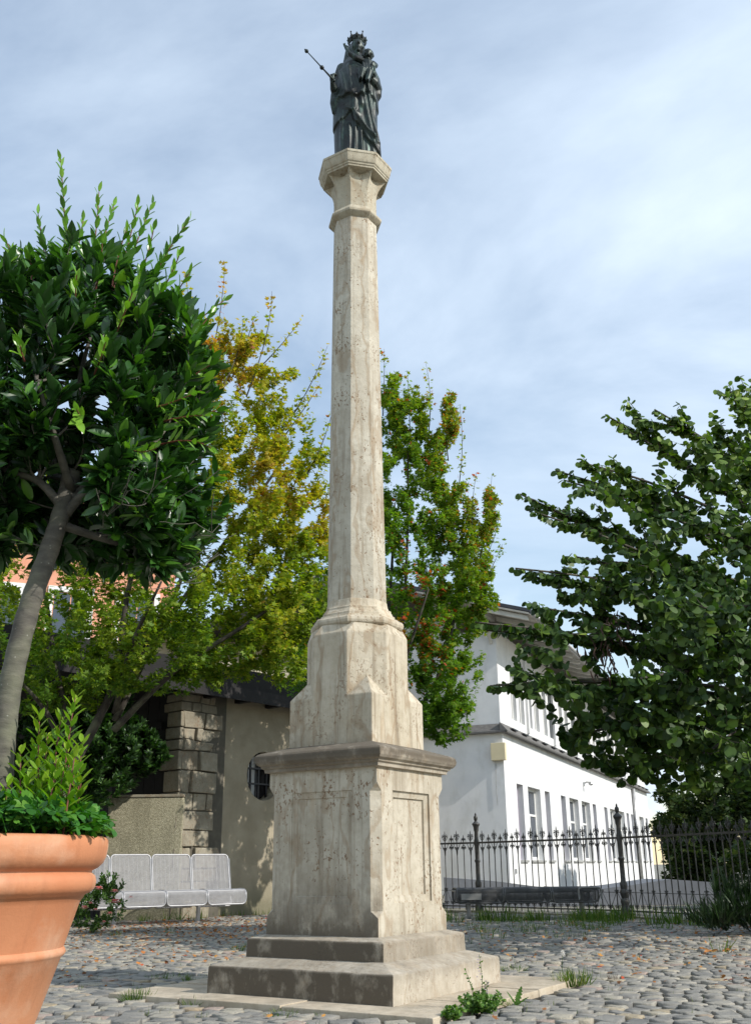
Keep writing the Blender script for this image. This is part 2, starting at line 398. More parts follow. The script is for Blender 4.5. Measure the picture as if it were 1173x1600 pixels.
def rough_build(mb, name, m, bevel, sub=0, amp=.003, sharp=35):
    o = mb.build(name, m, mon, bevel=bevel, seg=3)
    me = o.data
    bm = bmesh.new(); bm.from_mesh(me)
    if sub:
        bmesh.ops.triangulate(bm, faces=[f for f in bm.faces if len(f.verts) > 4])
        long = [e for e in bm.edges if e.calc_length() > .09]
        for _ in range(sub):
            bmesh.ops.subdivide_edges(bm, edges=[e for e in bm.edges if e.calc_length() > .07], cuts=1, use_grid_fill=True)
        bmesh.ops.triangulate(bm, faces=[f for f in bm.faces if len(f.verts) > 4])
    for v in bm.verts:
        nz = noise.noise_vector(v.co*9)*amp + noise.noise_vector(v.co*31)*amp*.5
        v.co += nz
    bm.to_mesh(me); bm.free()
    me.polygons.foreach_set('use_smooth', np.ones(len(me.polygons), bool)); me.set_sharp_from_angle(angle=R(sharp))
    return o
Z0 = .0
mb = MB(); prism(mb, [(Z0, sq(.640)), (.158, sq(.6374)), (.166, sq(.630)), (.206, sq(.484))]); rough_build(mb, 'lower_step', M_step, .012, 4, .0035)
mb = MB(); prism(mb, [(.202, sq(.484)), (.300, sq(.4823)), (.308, sq(.476)), (.326, sq(.402))]); rough_build(mb, 'upper_step', M_step, .011, 4, .003)
# pedestal body: square with stopped chamfers and a sunk two-step panel on every side
def pedestal():
    mb = MB(); h = .400; c = .05
    def ring(z, cc):
        r = []
        for k in range(4):
            a = Matrix.Rotation(k*math.pi/2, 2)
            for q in (Vector((-h, -h+cc)), Vector((-h+cc, -h))): p = a @ q; r.append((p.x, p.y))
        return r
    zs = [(.322, .0012), (.425, .0012), (.462, c), (1.125, c), (1.175, .0012), (1.275, .0012)]
    # corner strips and faces built per side so that the panel can be sunk
    pw, z0, z1 = .222, .50, 1.135
    for k in range(4):
        A = Matrix.Rotation(k*math.pi/2, 2)
        def P(d, s_, z):    # d = distance out from the axis, s_ = along the side
            v = A @ Vector((-d, s_)); return mpt(v.x, v.y, z)
        # outer field as a strip of quads between the chamfer line and the panel edge, for each z band
        edge = [(z, h-cc) for z, cc in zs]
        L_ = [P(h, -e, z) for z, e in edge]; R_ = [P(h, e, z) for z, e in edge]
        # field left of, right of, below, above the panel
        zb = [z for z, _ in edge]
        def fld(s0, s1, za, zb_):
            pass
        vs = []; fs = []
        def quad(*p): b = len(vs); vs.extend(p); fs.append((b, b+1, b+2, b+3))
        def tri(*p): b = len(vs); vs.extend(p); fs.append((b, b+1, b+2))
        levels = [.322, .425, .462, z0, z1, 1.175, 1.275] if False else [.322, .425, .462, .50, 1.125, 1.135, 1.175, 1.275]
        def half(z):
            for (za, ca), (zb_, cb_) in zip(zs, zs[1:]):
                if za <= z <= zb_: t = (z-za)/(zb_-za); return h-(ca+(cb_-ca)*t)
        for za, zb_ in zip(levels, levels[1:]):
            ea, eb = half(za), half(zb_)
            if za >= z0-1e-6 and zb_ <= z1+1e-6:
                quad(P(h, ea, za), P(h, pw, za), P(h, pw, zb_), P(h, eb, zb_))
                quad(P(h, -pw, za), P(h, -ea, za), P(h, -eb, zb_), P(h, -pw, zb_))
            else:
                quad(P(h, ea, za), P(h, pw, za), P(h, pw, zb_), P(h, eb, zb_))
                quad(P(h, pw, za), P(h, -pw, za), P(h, -pw, zb_), P(h, pw, zb_))
                quad(P(h, -pw, za), P(h, -ea, za), P(h, -eb, zb_), P(h, -pw, zb_))
        # sunk panel: splayed outer step, fillet, inner step
        prof = [(0, 0), (.012, .0), (.020, .030), (.022, .038), (.034, .040)]
        rings = []
        for dd, ins in prof:
            s1 = pw-ins; dd = dd*(.4 if k == 0 else 1); rings.append([P(h-dd, s1, z0+ins), P(h-dd, -s1, z0+ins), P(h-dd, -s1, z1-ins), P(h-dd, s1, z1-ins)])
        for a, b in zip(rings, rings[1:]):
            for q in range(4): quad(a[q], a[(q+1) % 4], b[(q+1) % 4], b[q])
        quad(*rings[-1])
        # chamfer at the corner between this side and the next
        for za, zb_ in zip(levels, levels[1:]):
            ea, eb = half(za), half(zb_)
            B = Matrix.Rotation((k+1)*math.pi/2, 2)
            def Q(d, s_, z): v = B @ Vector((-d, s_)); return mpt(v.x, v.y, z)
            quad(P(h, -ea, za), Q(h, ea, za), Q(h, eb, zb_), P(h, -eb, zb_))
        mb.add(vs, fs)
    me = mb.mesh('pedestal'); bm = bmesh.new(); bm.from_mesh(me); bmesh.ops.remove_doubles(bm, verts=bm.verts, dist=2e-4)
    bmesh.ops.recalc_face_normals(bm, faces=bm.faces)
    bmesh.ops.bevel(bm, geom=[e for e in bm.edges if e.is_manifold and e.calc_face_angle(0) > R(30)], offset=.0035, segments=2, affect='EDGES', clamp_overlap=True)
    bmesh.ops.recalc_face_normals(bm, faces=bm.faces)
    bm.to_mesh(me); bm.free()
    me.polygons.foreach_set('use_smooth', np.ones(len(me.polygons), bool)); me.set_sharp_from_angle(angle=R(20))
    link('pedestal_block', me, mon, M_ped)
pedestal()
mb = MB(); prof = [(.380, 1.262), (.425, 1.266), (.428, 1.288), (.441, 1.292), (.444, 1.304), (.462, 1.312), (.4715, 1.328), (.4745, 1.348), (.4715, 1.366), (.462, 1.377), (.445, 1.384), (.318, 1.4245)]
prism(mb, [(z, sq(h)) for h, z in prof]); rough_build(mb, 'cornice', M_corn, .002, 3, .002, 30)
# die: square foot, four broaches, octagon above with cut shoulders
def die():
    s = .3168; t = s*math.tan(math.pi/8)          # half length of an octagon side
    mb = MB(); zb, zt, za, zc = 1.415, 1.7218, 1.857, 2.135
    oc = []                                       # octagon corners, anticlockwise from side 0
    for k in range(4):
        A = Matrix.Rotation(k*math.pi/2, 2)
        for q in ((s, -t), (s, t)): p = A @ Vector(q); oc.append(p)
    corners = [Matrix.Rotation(k*math.pi/2, 2) @ Vector((s, s)) for k in range(4)]
    vs = []; fs = []
    def quad(*p): b = len(vs); vs.extend(p); fs.append(tuple(range(b, b+len(p))))
    v = lambda p, z: mpt(p.x, p.y, z)
    for k in range(4):
        o0, o1, o2 = oc[2*k], oc[2*k+1], oc[(2*k+2) % 8]; c0, c1 = corners[(k-1) % 4], corners[k]
        quad(v(c0, zb), v(c1, zb), v(c1, zt), v(o1, zt), v(o1, zc), v(o0, zc), v(o0, zt), v(c0, zt))
        m = (o1+o2)/2; apex = v(m, za)
        quad(v(o1, zt), v(o2, zt), v(o2, zc), v(o1, zc)) if False else None
        quad(v(o1, zt), apex, v(o2, zt), v(o2, zc), v(o1, zc))
        quad(v(c1, zt), apex, v(o1, zt)); quad(v(o2, zt), apex, v(c1, zt))
    top = [Matrix.Rotation(R(8), 2) @ (p*.905) for p in oc]
    for k in range(8): quad(v(oc[k], zc), v(oc[(k+1) % 8], zc), v(top[(k+1) % 8], 2.2), v(top[k], 2.2))
    quad(*[v(p, 2.2) for p in top]); mb.add(vs, fs)
    me = mb.mesh('die'); bm = bmesh.new(); bm.from_mesh(me); bmesh.ops.remove_doubles(bm, verts=bm.verts, dist=1e-4)
    bmesh.ops.recalc_face_normals(bm, faces=bm.faces)
    bmesh.ops.triangulate(bm, faces=[f for f in bm.faces if len(f.verts) > 4])
    bmesh.ops.bevel(bm, geom=[e for e in bm.edges if e.calc_face_angle(0) > R(25)], offset=.003, segments=2, affect='EDGES', clamp_overlap=True)
    bm.to_mesh(me); bm.free(); me.polygons.foreach_set('use_smooth', np.ones(len(me.polygons), bool)); me.set_sharp_from_angle(angle=R(16))
    link('die_block', me, mon, M_die)
die()
A0 = math.atan2(uL.y, uL.x) + math.pi/8
def octo(name, prof, m, bevel=.002):
    mb = MB(); mb.lathe(prof, MC, 8, A0); return mb.build(name, m, mon, bevel=bevel, seg=2, sharp=20)
octo('base_moulding', [(.285, 2.19), (.309, 2.197), (.319, 2.208), (.3225, 2.224), (.319, 2.240), (.309, 2.251), (.288, 2.256), (.284, 2.268), (.262, 2.272), (.262, 2.290), (.250, 2.296), (.243, 2.312), (.238, 2.318), (.237, 2.332), (.222, 2.338), (.214, 2.356), (.2095, 2.385), (.208, 2.392)], M_die, .0012)
octo('shaft', [(.2065, 2.391), (.1715, 5.468)], M_shaft, .004)
octo('neck_ring', [(.172, 5.465), (.206, 5.492), (.213, 5.501), (.214, 5.518), (.208, 5.526), (.174, 5.570)], M_cap)
def cap():
    prof = [(.1725, 5.566, 0), (.1725, 5.70, 0), (.175, 5.735, 0), (.182, 5.765, .12), (.194, 5.795, .32), (.211, 5.825, .6), (.232, 5.85, .85), (.252, 5.868, 1.0), (.262, 5.874, .0)]
    mb = MB(); vs = []; per = 6; n = 8*per
    for r, z, k in prof:
        ap = r*math.cos(math.pi/8)
        for i in range(8):
            a = A0+math.pi/4*i; p0 = Vector((math.cos(a), math.sin(a), 0))*r; p1 = Vector((math.cos(a+math.pi/4), math.sin(a+math.pi/4), 0))*r
            for j in range(per):
                t = j/per; q = p0.lerp(p1, t); e = math.sin(math.pi*t)**.7
                q *= 1-(1-.1730/max(r, .173))*k*e
                vs.append(MC+q+Vector((0, 0, z)))
    fs = []
    for i in range(len(prof)-1):
        for k in range(n): a = i*n+k; b = i*n+(k+1) % n; fs.append((a, b, b+n, a+n))
    fs.append(tuple(range(n))[::-1]); fs.append(tuple((len(prof)-1)*n+k for k in range(n)))
    mb.add(vs, fs); mb.build('capital_bell', M_cap, mon, sharp=28)
    octo('capital_slab', [(.254, 5.872), (.262, 5.875), (.264, 5.889), (.271, 5.893), (.273, 5.905), (.281, 5.912), (.288, 5.930), (.293, 5.958), (.297, 5.978), (.302, 5.983), (.302, 6.003), (.298, 6.007)], M_cap, .0012)
cap()
#MARK_STATUE
# ------------------------------------------------------------------ bronze statue (stands on the column)
def bronze_mat():
    m, t, b = mat('bronze'); g = G(t); p = g.pos()
    n = g.noise(p, 7, 5, .6, .3); c = g.mix(g.rng(n, .38, .62), C(.012, .013, .013), C(.022, .036, .033))
    st = g.noise(g.scale(p, (22, 22, 3)), 1.5, 5, .6); c = g.mix(g.rng(st, .56, .74, 0, .6), c, C(.07, .13, .11))
    t.links.new(c, b.inputs['Base Color']); b.inputs['Metallic'].default_value = .5; b.inputs['Roughness'].default_value = .45
    t.links.new(g.bump(g.noise(p, 60, 4), .25, .004), b.inputs['Normal']); return m
M_br = bronze_mat()
SL = Vector((-.122, 6.53, 6.008))
stat = thing('bronze_statue', 'dark bronze statue of a crowned robed woman with child and sceptre, on the column', 'statue', SL)
SROT = Matrix.Rotation(R(6), 3, 'Z')
def sp_(x, y, z): return SL + SROT @ Vector((x, y, z*1.085))
def ss(a, b, x): t = np.clip((x-a)/(b-a), 0, 1); return t*t*(3-2*t)
def body_mesh():
    mb = MB()
    # outline of the draped figure: z, centre x, half width, half depth
    K = np.array([(0.00, .005, .178, .150), (.05, .003, .172, .145), (.2, .0, .176, .14), (.4, .0, .186, .14), (.55, .0, .190, .142), (.70, .008, .186, .145), (.80, .012, .180, .145), (.90, .015, .165, .13), (.97, .012, .142, .11), (1.03, .008, .098, .085), (1.08, .005, .062, .065), (1.12, .005, .05, .05)])
    zs = np.linspace(0, 1.12, 120); nth = 160
    ridges = [((.00, .86), (.075, .45), (.125, .03), .018, .013), ((.05, .93), (.10, .62), (.155, .06), .015, .012), ((-.02, .80), (.02, .56), (.03, .50), .016, .016),
              ((-.10, .50), (-.06, .30), (.0, .42), .012, .018), ((-.03, .42), (.04, .30), (.12, .20), .020, .014), ((-.12, .42), (-.13, .2), (-.12, .02), .012, .014),
              ((-.07, .34), (-.06, .15), (-.075, .0), .014, .012), ((-.02, .36), (-.015, .18), (-.03, .0), .013, .011), ((.02, .30), (.03, .14), (.03, .0), .012, .011),
              ((.13, .7), (.14, .45), (.13, .1), .012, .014), ((-.02, 1.02), (.03, .95), (.10, .90), .012, .012), ((-.05, .97), (0, .9), (.07, .86), .010, .012),
              ((-.13, .90), (-.10, .75), (-.09, .62), .012, .014), ((-.07, .92), (-.055, .76), (-.045, .60), .012, .012)]
    vs = []
    for z in zs:
        cx, hw, hd = [np.interp(z, K[:, 0], K[:, i]) for i in (1, 2, 3)]; cx -= .008; hw *= .95
        th = np.linspace(0, 2*np.pi, nth, endpoint=False)
        x = cx + hw*np.cos(th); y = hd*np.sin(th)
        dr = np.zeros(nth); front = ss(.25, -.2, np.sin(th))
        for p0, p1, p2, amp, sg in ridges:
            lo, hi = min(p0[1], p2[1]), max(p0[1], p2[1])
            if z < lo-.03 or z > hi+.03: continue
            t = np.clip((z-p0[1])/(p2[1]-p0[1]+1e-9), 0, 1); xr = (1-t)**2*p0[0]+2*t*(1-t)*p1[0]+t*t*p2[0]
            fade = ss(lo-.03, lo+.02, z)*ss(hi+.03, hi-.03, z)
            dr += amp*1.25*np.exp(-((x-xr)/sg)**2)*fade*front
        # hem lines: layers of cloth stepping outwards above a slanting edge
        for (xa, za, xb, zb, amp, x0, x1) in ((-.12, .60, .05, .575, .022, -.15, .045), (-.05, .40, .16, .06, .024, -.04, .2), (-.16, .36, -.02, .46, .016, -.2, -.01), (.10, .62, .17, .55, .014, .05, .2)):
            zl = za+(x-xa)/(xb-xa)*(zb-za) + .012*np.sin(x*70)
            dr += amp*ss(-.006, .010, z-zl)*np.exp(-np.maximum(z-zl, 0)/.25)*front*ss(x0-.012, x0+.012, x)*ss(x1+.012, x1-.012, x)
        back = 1-front
        dr += back*.012*(1-np.abs(np.sin(th*5.5+z*1.2)))*ss(1.0, .75, z)
        dr += front*.010*ss(.42, .1, z)*(np.abs(np.sin(x*52+z*3))**.6)
        x += dr*np.cos(th); y += dr*np.sin(th)*1.25
        for i in range(nth): vs.append(sp_(x[i], y[i], z))
    fs = []
    n = nth
    for i in range(len(zs)-1):
        for k in range(n): a = i*n+k; b = i*n+(k+1) % n; fs.append((a, b, b+n, a+n))
    fs.append(tuple(range(n))[::-1]); fs.append(tuple((len(zs)-1)*n+k for k in range(n)))
    mb.add(vs, fs)
    def T(pts, rad, k=10): mb.tube([sp_(*p) for p in pts], rad, k); mb.ball(sp_(*pts[0]), rad[0], 10, 8); mb.ball(sp_(*pts[-1]), rad[-1], 10, 8)
    # right arm (towards the picture's left) with a wide hanging sleeve
    T([(-.115, -.01, .96), (-.150, -.02, .83), (-.165, -.04, .68)], [.055, .052, .046])
    T([(-.165, -.04, .68), (-.195, -.10, .695), (-.208, -.135, .715)], [.042, .032, .020])
    T([(-.172, -.05, .67), (-.190, -.06, .58), (-.192, -.05, .50)], [.046, .034, .014])
    T([(-.155, -.05, .68), (-.170, -.08, .60), (-.178, -.07, .54)], [.038, .03, .012])
    # left arm under the child, big bulging sleeve
    T([(.105, 0, .98), (.145, -.01, .87), (.160, -.03, .77)], [.056, .058, .054])
    T([(.160, -.03, .77), (.13, -.11, .765), (.08, -.155, .79)], [.058, .052, .030])
    T([(.160, -.03, .77), (.166, -.03, .70), (.155, -.03, .63)], [.055, .045, .015])
    # neck, head with veil falling on the shoulders
    T([(.005, 0, 1.06), (.008, -.012, 1.13)], [.05, .045])
    hc = Vector((.010, -.018, 1.175))
    mb.ball(sp_(*hc), (.062, .074, .086), 24, 18, SROT)
    mb.ball(sp_(.008, .018, 1.165), (.082, .075, .10), 20, 14, SROT)          # veil / hair mass
    T([(-.066, .01, 1.16), (-.078, .0, 1.08), (-.088, -.01, 1.00)], [.026, .026, .03]); T([(.078, .01, 1.16), (.086, .0, 1.08), (.092, -.01, 1.0)], [.026, .028, .03])
    mb.tube([sp_(.014, -.082, 1.195), sp_(.015, -.100, 1.168), sp_(.0145, -.086, 1.160)], [.007, .012, .009], 8)   # nose
    mb.ball(sp_(.0145, -.083, 1.143), (.018, .010, .0055), 8, 6, SROT); mb.ball(sp_(.0145, -.080, 1.132), (.015, .010, .006), 8, 6, SROT)
    mb.ball(sp_(.014, -.072, 1.112), (.02, .018, .014), 8, 6, SROT)
    for sx in (-1, 1):
        mb.ball(sp_(.012+sx*.027, -.074, 1.207), (.020, .012, .006), 8, 6, SROT)      # brow
        mb.ball(sp_(.012+sx*.026, -.071, 1.188), (.011, .009, .007), 8, 6, SROT)      # eyelid
        mb.ball(sp_(.012+sx*.036, -.060, 1.155), (.019, .018, .019), 8, 6, SROT)      # cheek
    # hands: palm and five bent fingers, right one closed round the sceptre
    def hand(o, d, side, up, curl, sc=1.0):
        o, d, side, up = Vector(o), Vector(d).normalized(), Vector(side).normalized(), Vector(up).normalized()
        mb.tube([sp_(*o), sp_(*(o+d*.03*sc)), sp_(*(o+d*.052*sc))], [.017*sc, .021*sc, .018*sc], 8)
        for i, (off, ln) in enumerate(((-.017, .038), (-.006, .044), (.006, .041), (.016, .032))):
            a = o+d*.046*sc+side*off*sc; b = a+(d*math.cos(curl*.5)+up*math.sin(curl*.5))*ln*.5*sc; c = b+(d*math.cos(curl*1.4)+up*math.sin(curl*1.4))*ln*.42*sc; e = c+(d*math.cos(curl*2.2)+up*math.sin(curl*2.2))*ln*.3*sc
            mb.tube([sp_(*a), sp_(*b), sp_(*c), sp_(*e)], [.0078*sc, .0075*sc, .0068*sc, .0055*sc], 6)
        a = o+d*.015*sc-side*.014*sc; b = a+(d*.5-side*.6+up*.4)*.026*sc; c = b+(d*.8+up*.7)*.020*sc
        mb.tube([sp_(*a), sp_(*b), sp_(*c)], [.0095*sc, .0085*sc, .0065*sc], 6)
    hand((-.210, -.140, .722), (.0, -.15, .95), (.6, -.7, -.2), (.75, .5, .1), 1.1, 1.1)
    hand((.085, -.155, .79), (-1, -.25, .0), (0, -.3, .95), (.1, .6, .5), .5, 1.1)
    # plinth disc under the feet and a shoe tip
    mb.lathe([(.150, -.004), (.150, .028), (.142, .034)], SL, 28)
    mb.ball(sp_(.095, -.155, .045), (.026, .05, .022), 12, 8, SROT); mb.ball(sp_(-.04, -.15, .045), (.026, .045, .02), 12, 8, SROT)
    return mb.mesh('statue_raw')
def remesh(me, name, vox, mat_, parent, sm=1):
    o = bpy.data.objects.new('tmp', me); COL.objects.link(o)
    md = o.modifiers.new('r', 'REMESH'); md.mode = 'VOXEL'; md.voxel_size = vox; md.use_smooth_shade = True
    if sm: m2 = o.modifiers.new('s', 'SMOOTH'); m2.factor = .5; m2.iterations = sm
    dg = bpy.context.evaluated_depsgraph_get(); res = bpy.data.meshes.new_from_object(o.evaluated_get(dg)); res.name = name
    bpy.data.objects.remove(o); res.materials.clear(); return link(name, res, parent, mat_)
remesh(body_mesh(), 'robed_woman', .0058, M_br, stat, 1)
def child_mesh():
    mb = MB()
    def T(pts, rad, k=9): mb.tube([sp_(*p) for p in pts], rad, k); mb.ball(sp_(*pts[0]), rad[0], 10, 8); mb.ball(sp_(*pts[-1]), rad[-1], 10, 8)
    T([(.10, -.135, .80), (.095, -.135, .86), (.088, -.13, .93), (.088, -.125, .965)], [.055, .052, .047, .026])       # torso
    mb.ball(sp_(.090, -.130, 1.015), (.044, .050, .052), 18, 14, SROT); mb.ball(sp_(.092, -.118, 1.026), (.049, .047, .048), 16, 12, SROT)
    mb.ball(sp_(.087, -.183, 1.010), (.008, .010, .009), 8, 6); mb.ball(sp_(.087, -.176, .995), (.012, .008, .004), 8, 6); mb.ball(sp_(.088, -.170, .982), (.012, .012, .009), 8, 6)
    for sx in (-1, 1): mb.ball(sp_(.088+sx*.018, -.172, 1.025), (.010, .007, .006), 8, 6); mb.ball(sp_(.09+sx*.024, -.160, 1.003), (.014, .014, .013), 8, 6); mb.ball(sp_(.09+sx*.047, -.125, 1.014), (.007, .011, .014), 8, 6)
    T([(.05, -.135, .945), (-.01, -.15, .955), (-.066, -.145, 1.00), (-.092, -.135, 1.055)], [.026, .024, .020, .013])        # raised arm
    for i, (ox, ln) in enumerate(((-.011, .034), (-.002, .040), (.007, .018), (.013, .015))): mb.tube([sp_(-.095+ox, -.135, 1.07), sp_(-.100+ox*1.3, -.138, 1.07+ln*.6), sp_(-.102+ox*1.4, -.140, 1.07+ln)], [.0062, .0058, .0045], 6)
    mb.ball(sp_(-.095, -.135, 1.064), (.015, .010, .015), 8, 6); mb.tube([sp_(-.086, -.138, 1.06), sp_(-.074, -.145, 1.075)], [.006, .005], 6)
    T([(.13, -.12, .94), (.150, -.145, .90), (.14, -.18, .87)], [.026, .024, .014])
    for i in range(4): mb.tube([sp_(.137-.0*i, -.188, .862+i*.007), sp_(.120, -.197, .862+i*.0075), sp_(.108, -.192, .862+i*.0075)], [.005, .005, .004], 6)
    mb.tube([sp_(.140, -.185, .885), sp_(.128, -.195, .897)], [.006, .0045], 6)
    T([(.08, -.15, .82), (.03, -.20, .80), (.02, -.20, .72), (.018, -.215, .695)], [.040, .034, .022, .016]); T([(.12, -.15, .81), (.09, -.20, .78), (.075, -.205, .70), (.075, -.225, .675)], [.040, .033, .022, .016])
    for x, z in ((.018, .690), (.075, .670)): mb.ball(sp_(x, -.232, z), (.014, .030, .012), 10, 8, SROT)
    for i in range(5): mb.tube([sp_(.045+i*.022, -.178, .90-i*.008), sp_(.05+i*.022, -.195, .83), sp_(.055+i*.022, -.185, .76)], [.008, .010, .006], 6)
    return mb.mesh('child_raw')
remesh(child_mesh(), 'held_child', .0046, M_br, stat, 1)
cr = MB()                                    # open crown: band, eight fleurons, small beads
cz = 1.235
def crp(a, r, z): return sp_(.010+r*math.cos(a), .000+r*math.sin(a), z)
n = 48; vs = []
for r, z in ((.066, cz-.01), (.077, cz+.032), (.073, cz+.032), (.061, cz-.01)):
    vs += [crp(2*math.pi*k/n, r, z) for k in range(n)]
cr.add(vs, [(i*n+k, i*n+(k+1) % n, ((i+1) % 4)*n+(k+1) % n, ((i+1) % 4)*n+k) for i in range(4) for k in range(n)])
for k in range(10):
    a = 2*math.pi*k/10+.2; tall = k % 2 == 0; h = .062 if tall else .044
    cr.tube([crp(a, .070, cz+.015), crp(a, .078, cz+.035), crp(a, .086 if tall else .080, cz+h)], [.010, .006, .0035], 6)
    cr.tube([crp(a-.13, .078, cz+.040), crp(a, .081, cz+.032), crp(a+.13, .078, cz+.040)], [.0045, .006, .0045], 6)
    cr.ball(crp(a, .086 if tall else .080, cz+h+.004), .0075 if tall else .006)
    cr.tube([crp(a, .071, cz+.022), crp(a+.10, .074, cz+.032), crp(a+.314, .074, cz+.032+.004), crp(a+.52, .074, cz+.032), crp(a+.628, .071, cz+.022)], .0035, 5)
for k in range(20): cr.ball(crp(2*math.pi*k/20, .073, cz+.012), .005, 6, 4)
cr.build('crown_ring', M_br, stat, smooth=True)
sc_ = MB(); a = Vector((-.196, -.160, .715)); b = Vector((-.425, -.20, .945))
a2 = a.lerp(b, .22)
def spt(p): return sp_(*p)
sc_.tube([spt(a), spt(a2), spt(a.lerp(b, .45)), spt(a.lerp(b, .98))], [.0095, .008, .0055, .004], 8)
for t, r in ((.40, .010), (.44, .019), (.48, .010)): sc_.ball(spt(a.lerp(b, t)), r)
sc_.ball(spt(b), .017); sc_.ball(spt(a.lerp(b, 1.05)), .008); sc_.ball(spt(a), .013)
sc_.build('sceptre', M_br, stat, smooth=True)
# ------------------------------------------------------------------ stone outbuilding on the left
def plaster(name, a, b_, sc=2.2, dirt=(.25, .22, .16), bump=.25, bs=30, low=None, rough=.9, dl=.5):
    m, t, b = mat(name); g = G(t); p = g.pos()
    n = g.noise(p, sc, 6, .6); c = g.mix(g.rng(n, .35, .65), C(*a), C(*b_))
    n2 = g.noise(g.scale(p, (1.6, 1.6, .7)), 1.8, 5, .65); c = g.mix(g.rng(n2, .50, .72, 0, dl), c, C(*dirt))
    if low:
        sz = g.n('ShaderNodeSeparateXYZ', {0: p}).outputs[2]; n3 = g.noise(p, 2.5, 5)
        f = g.rng(g.math('ADD', sz, g.mul(n3, .6)), low[0]+.3, low[1]+.3, .75, 0); c = g.mix(f, c, C(*low[2]))
    t.links.new(c, b.inputs['Base Color']); b.inputs['Roughness'].default_value = rough; b.inputs['Specular IOR Level'].default_value = .2
    t.links.new(g.bump(g.noise(p, bs, 6, .7), bump, .02), b.inputs['Normal']); return m
M_render = plaster('old_render', (.27, .23, .165), (.36, .315, .235), low=(.15, .6, (.13, .125, .08)))
M_pebble = plaster('roughcast', (.27, .25, .17), (.48, .44, .32), sc=38, bump=1.0, bs=70, dirt=(.16, .15, .10), dl=.45)
M_quoin = stone('quoin_stone', (.21, .185, .14), (.33, .30, .235), pits=.9, streak=.35, seed=9)
M_darkwood = simple('dark_timber', (.010, .008, .008), .8, var=.4, sc=8, bump=.3)
M_mortar = simple('mortar', (.10, .09, .07), .95)
M_tileD = simple('dark_roofing', (.012, .011, .011), .9, var=.3)
M_white = simple('white_paint', (.72, .72, .70), .55, var=.08)
M_iron = simple('black_iron', (.014, .014, .018), .5, metal=.3)
M_opal = simple('pale_blind', (.62, .63, .66), .6, var=.06)
hd = Vector((.62, .785, 0)).normalized(); hn = Vector((.785, -.62, 0)).normalized()
HA = Vector((-1.851, 17.19, 0)); UP = Vector((0, 0, 1))
house = thing('stone_outbuilding', 'old stone outbuilding with brown rendered wall, round barred window and dark eaves, behind the bench', 'building', HA)
def hp(t, n_, z): return HA + hd*t + hn*n_ + UP*z
# wall as a grid with a round hole
wc, wz, wr = -.14, 2.165, .40
def wall_round(T0, T1, Z0, Z1, th):
    vs, fs = [], []; n = 24
    ring = lambda r, nn: [hp(wc+r*math.cos(2*math.pi*k/n), nn, wz+r*math.sin(2*math.pi*k/n)) for k in range(n)]
    def outer(nn):
        o = []
        for k in range(n):
            a = 2*math.pi*k/n; c, s_ = math.cos(a), math.sin(a); tt = 1e9
            if c > 1e-6: tt = min(tt, (.7)/c)
            if c < -1e-6: tt = min(tt, -.7/c)
            if s_ > 1e-6: tt = min(tt, .7/s_)
            if s_ < -1e-6: tt = min(tt, -.7/s_)
            o.append(hp(wc+c*tt, nn, wz+s_*tt))
        return o
    O, I, B = outer(0), ring(wr, 0), ring(wr, -.34); vs = O+I+B
    for k in range(n):
        j = (k+1) % n; fs += [(k, j, n+j, n+k), (n+k, n+j, 2*n+j, 2*n+k)]
    def q(*p): b = len(vs); vs.extend(p); fs.append((b, b+1, b+2, b+3))
    a0, a1, b0, b1 = wc-.7, wc+.7, wz-.7, wz+.7
    q(hp(T0, 0, Z0), hp(a0, 0, Z0), hp(a0, 0, Z1), hp(T0, 0, Z1)); q(hp(a1, 0, Z0), hp(T1, 0, Z0), hp(T1, 0, Z1), hp(a1, 0, Z1))
    q(hp(a0, 0, Z0), hp(a1, 0, Z0), hp(a1, 0, b0), hp(a0, 0, b0)); q(hp(a0, 0, b1), hp(a1, 0, b1), hp(a1, 0, Z1), hp(a0, 0, Z1))
    q(hp(T1, 0, Z0), hp(T1, -th, Z0), hp(T1, -th, Z1), hp(T1, 0, Z1)); q(hp(T0, -th, Z0), hp(T0, 0, Z0), hp(T0, 0, Z1), hp(T0, -th, Z1))
    q(hp(T1, -th, Z0), hp(T0, -th, Z0), hp(T0, -th, Z1), hp(T1, -th, Z1))
    mb = MB(); mb.add(vs, fs); return mb
wall_round(-1.9, 3.2, -.03, 3.55, .5).build('wall', M_render, house)
wd = MB(); n = 24
vs = [hp(wc+(wr-.01)*math.cos(2*math.pi*k/n), -.25, wz+(wr-.01)*math.sin(2*math.pi*k/n)) for k in range(n)]; wd.add(vs, [tuple(range(n))])
win = wd.build('round_window', M_iron, house)
for (a0, a1) in ((-.34, -.17), (-.15, .02), (.04, .2)):
    for (b0, b1) in ((-.33, -.13), (-.10, .12), (.15, .34)):
        mb = MB(); mb.frame(hp(wc, -.25, wz), hd, UP, hn, a0+.012, a1-.006, b0, b1, .004, .012); 
        if abs(a0) < .36 and not ((a0+a1)/2 > .1): mb.build('pane', M_opal, win)
for t_ in (-.16, .03, .22): mb = MB(); L_ = math.sqrt(wr**2-t_**2)-.005; mb.frame(hp(wc, -.18, wz), hd, UP, hn, t_-.015, t_+.015, -L_, L_, 0, .03); mb.build('bar', M_iron, win)
for z_ in (-.12, .13): mb = MB(); L_ = math.sqrt(wr**2-z_**2)-.005; mb.frame(hp(wc, -.15, wz), hd, UP, hn, -L_, L_, z_-.013, z_+.013, 0, .025); mb.build('bar', M_iron, win)
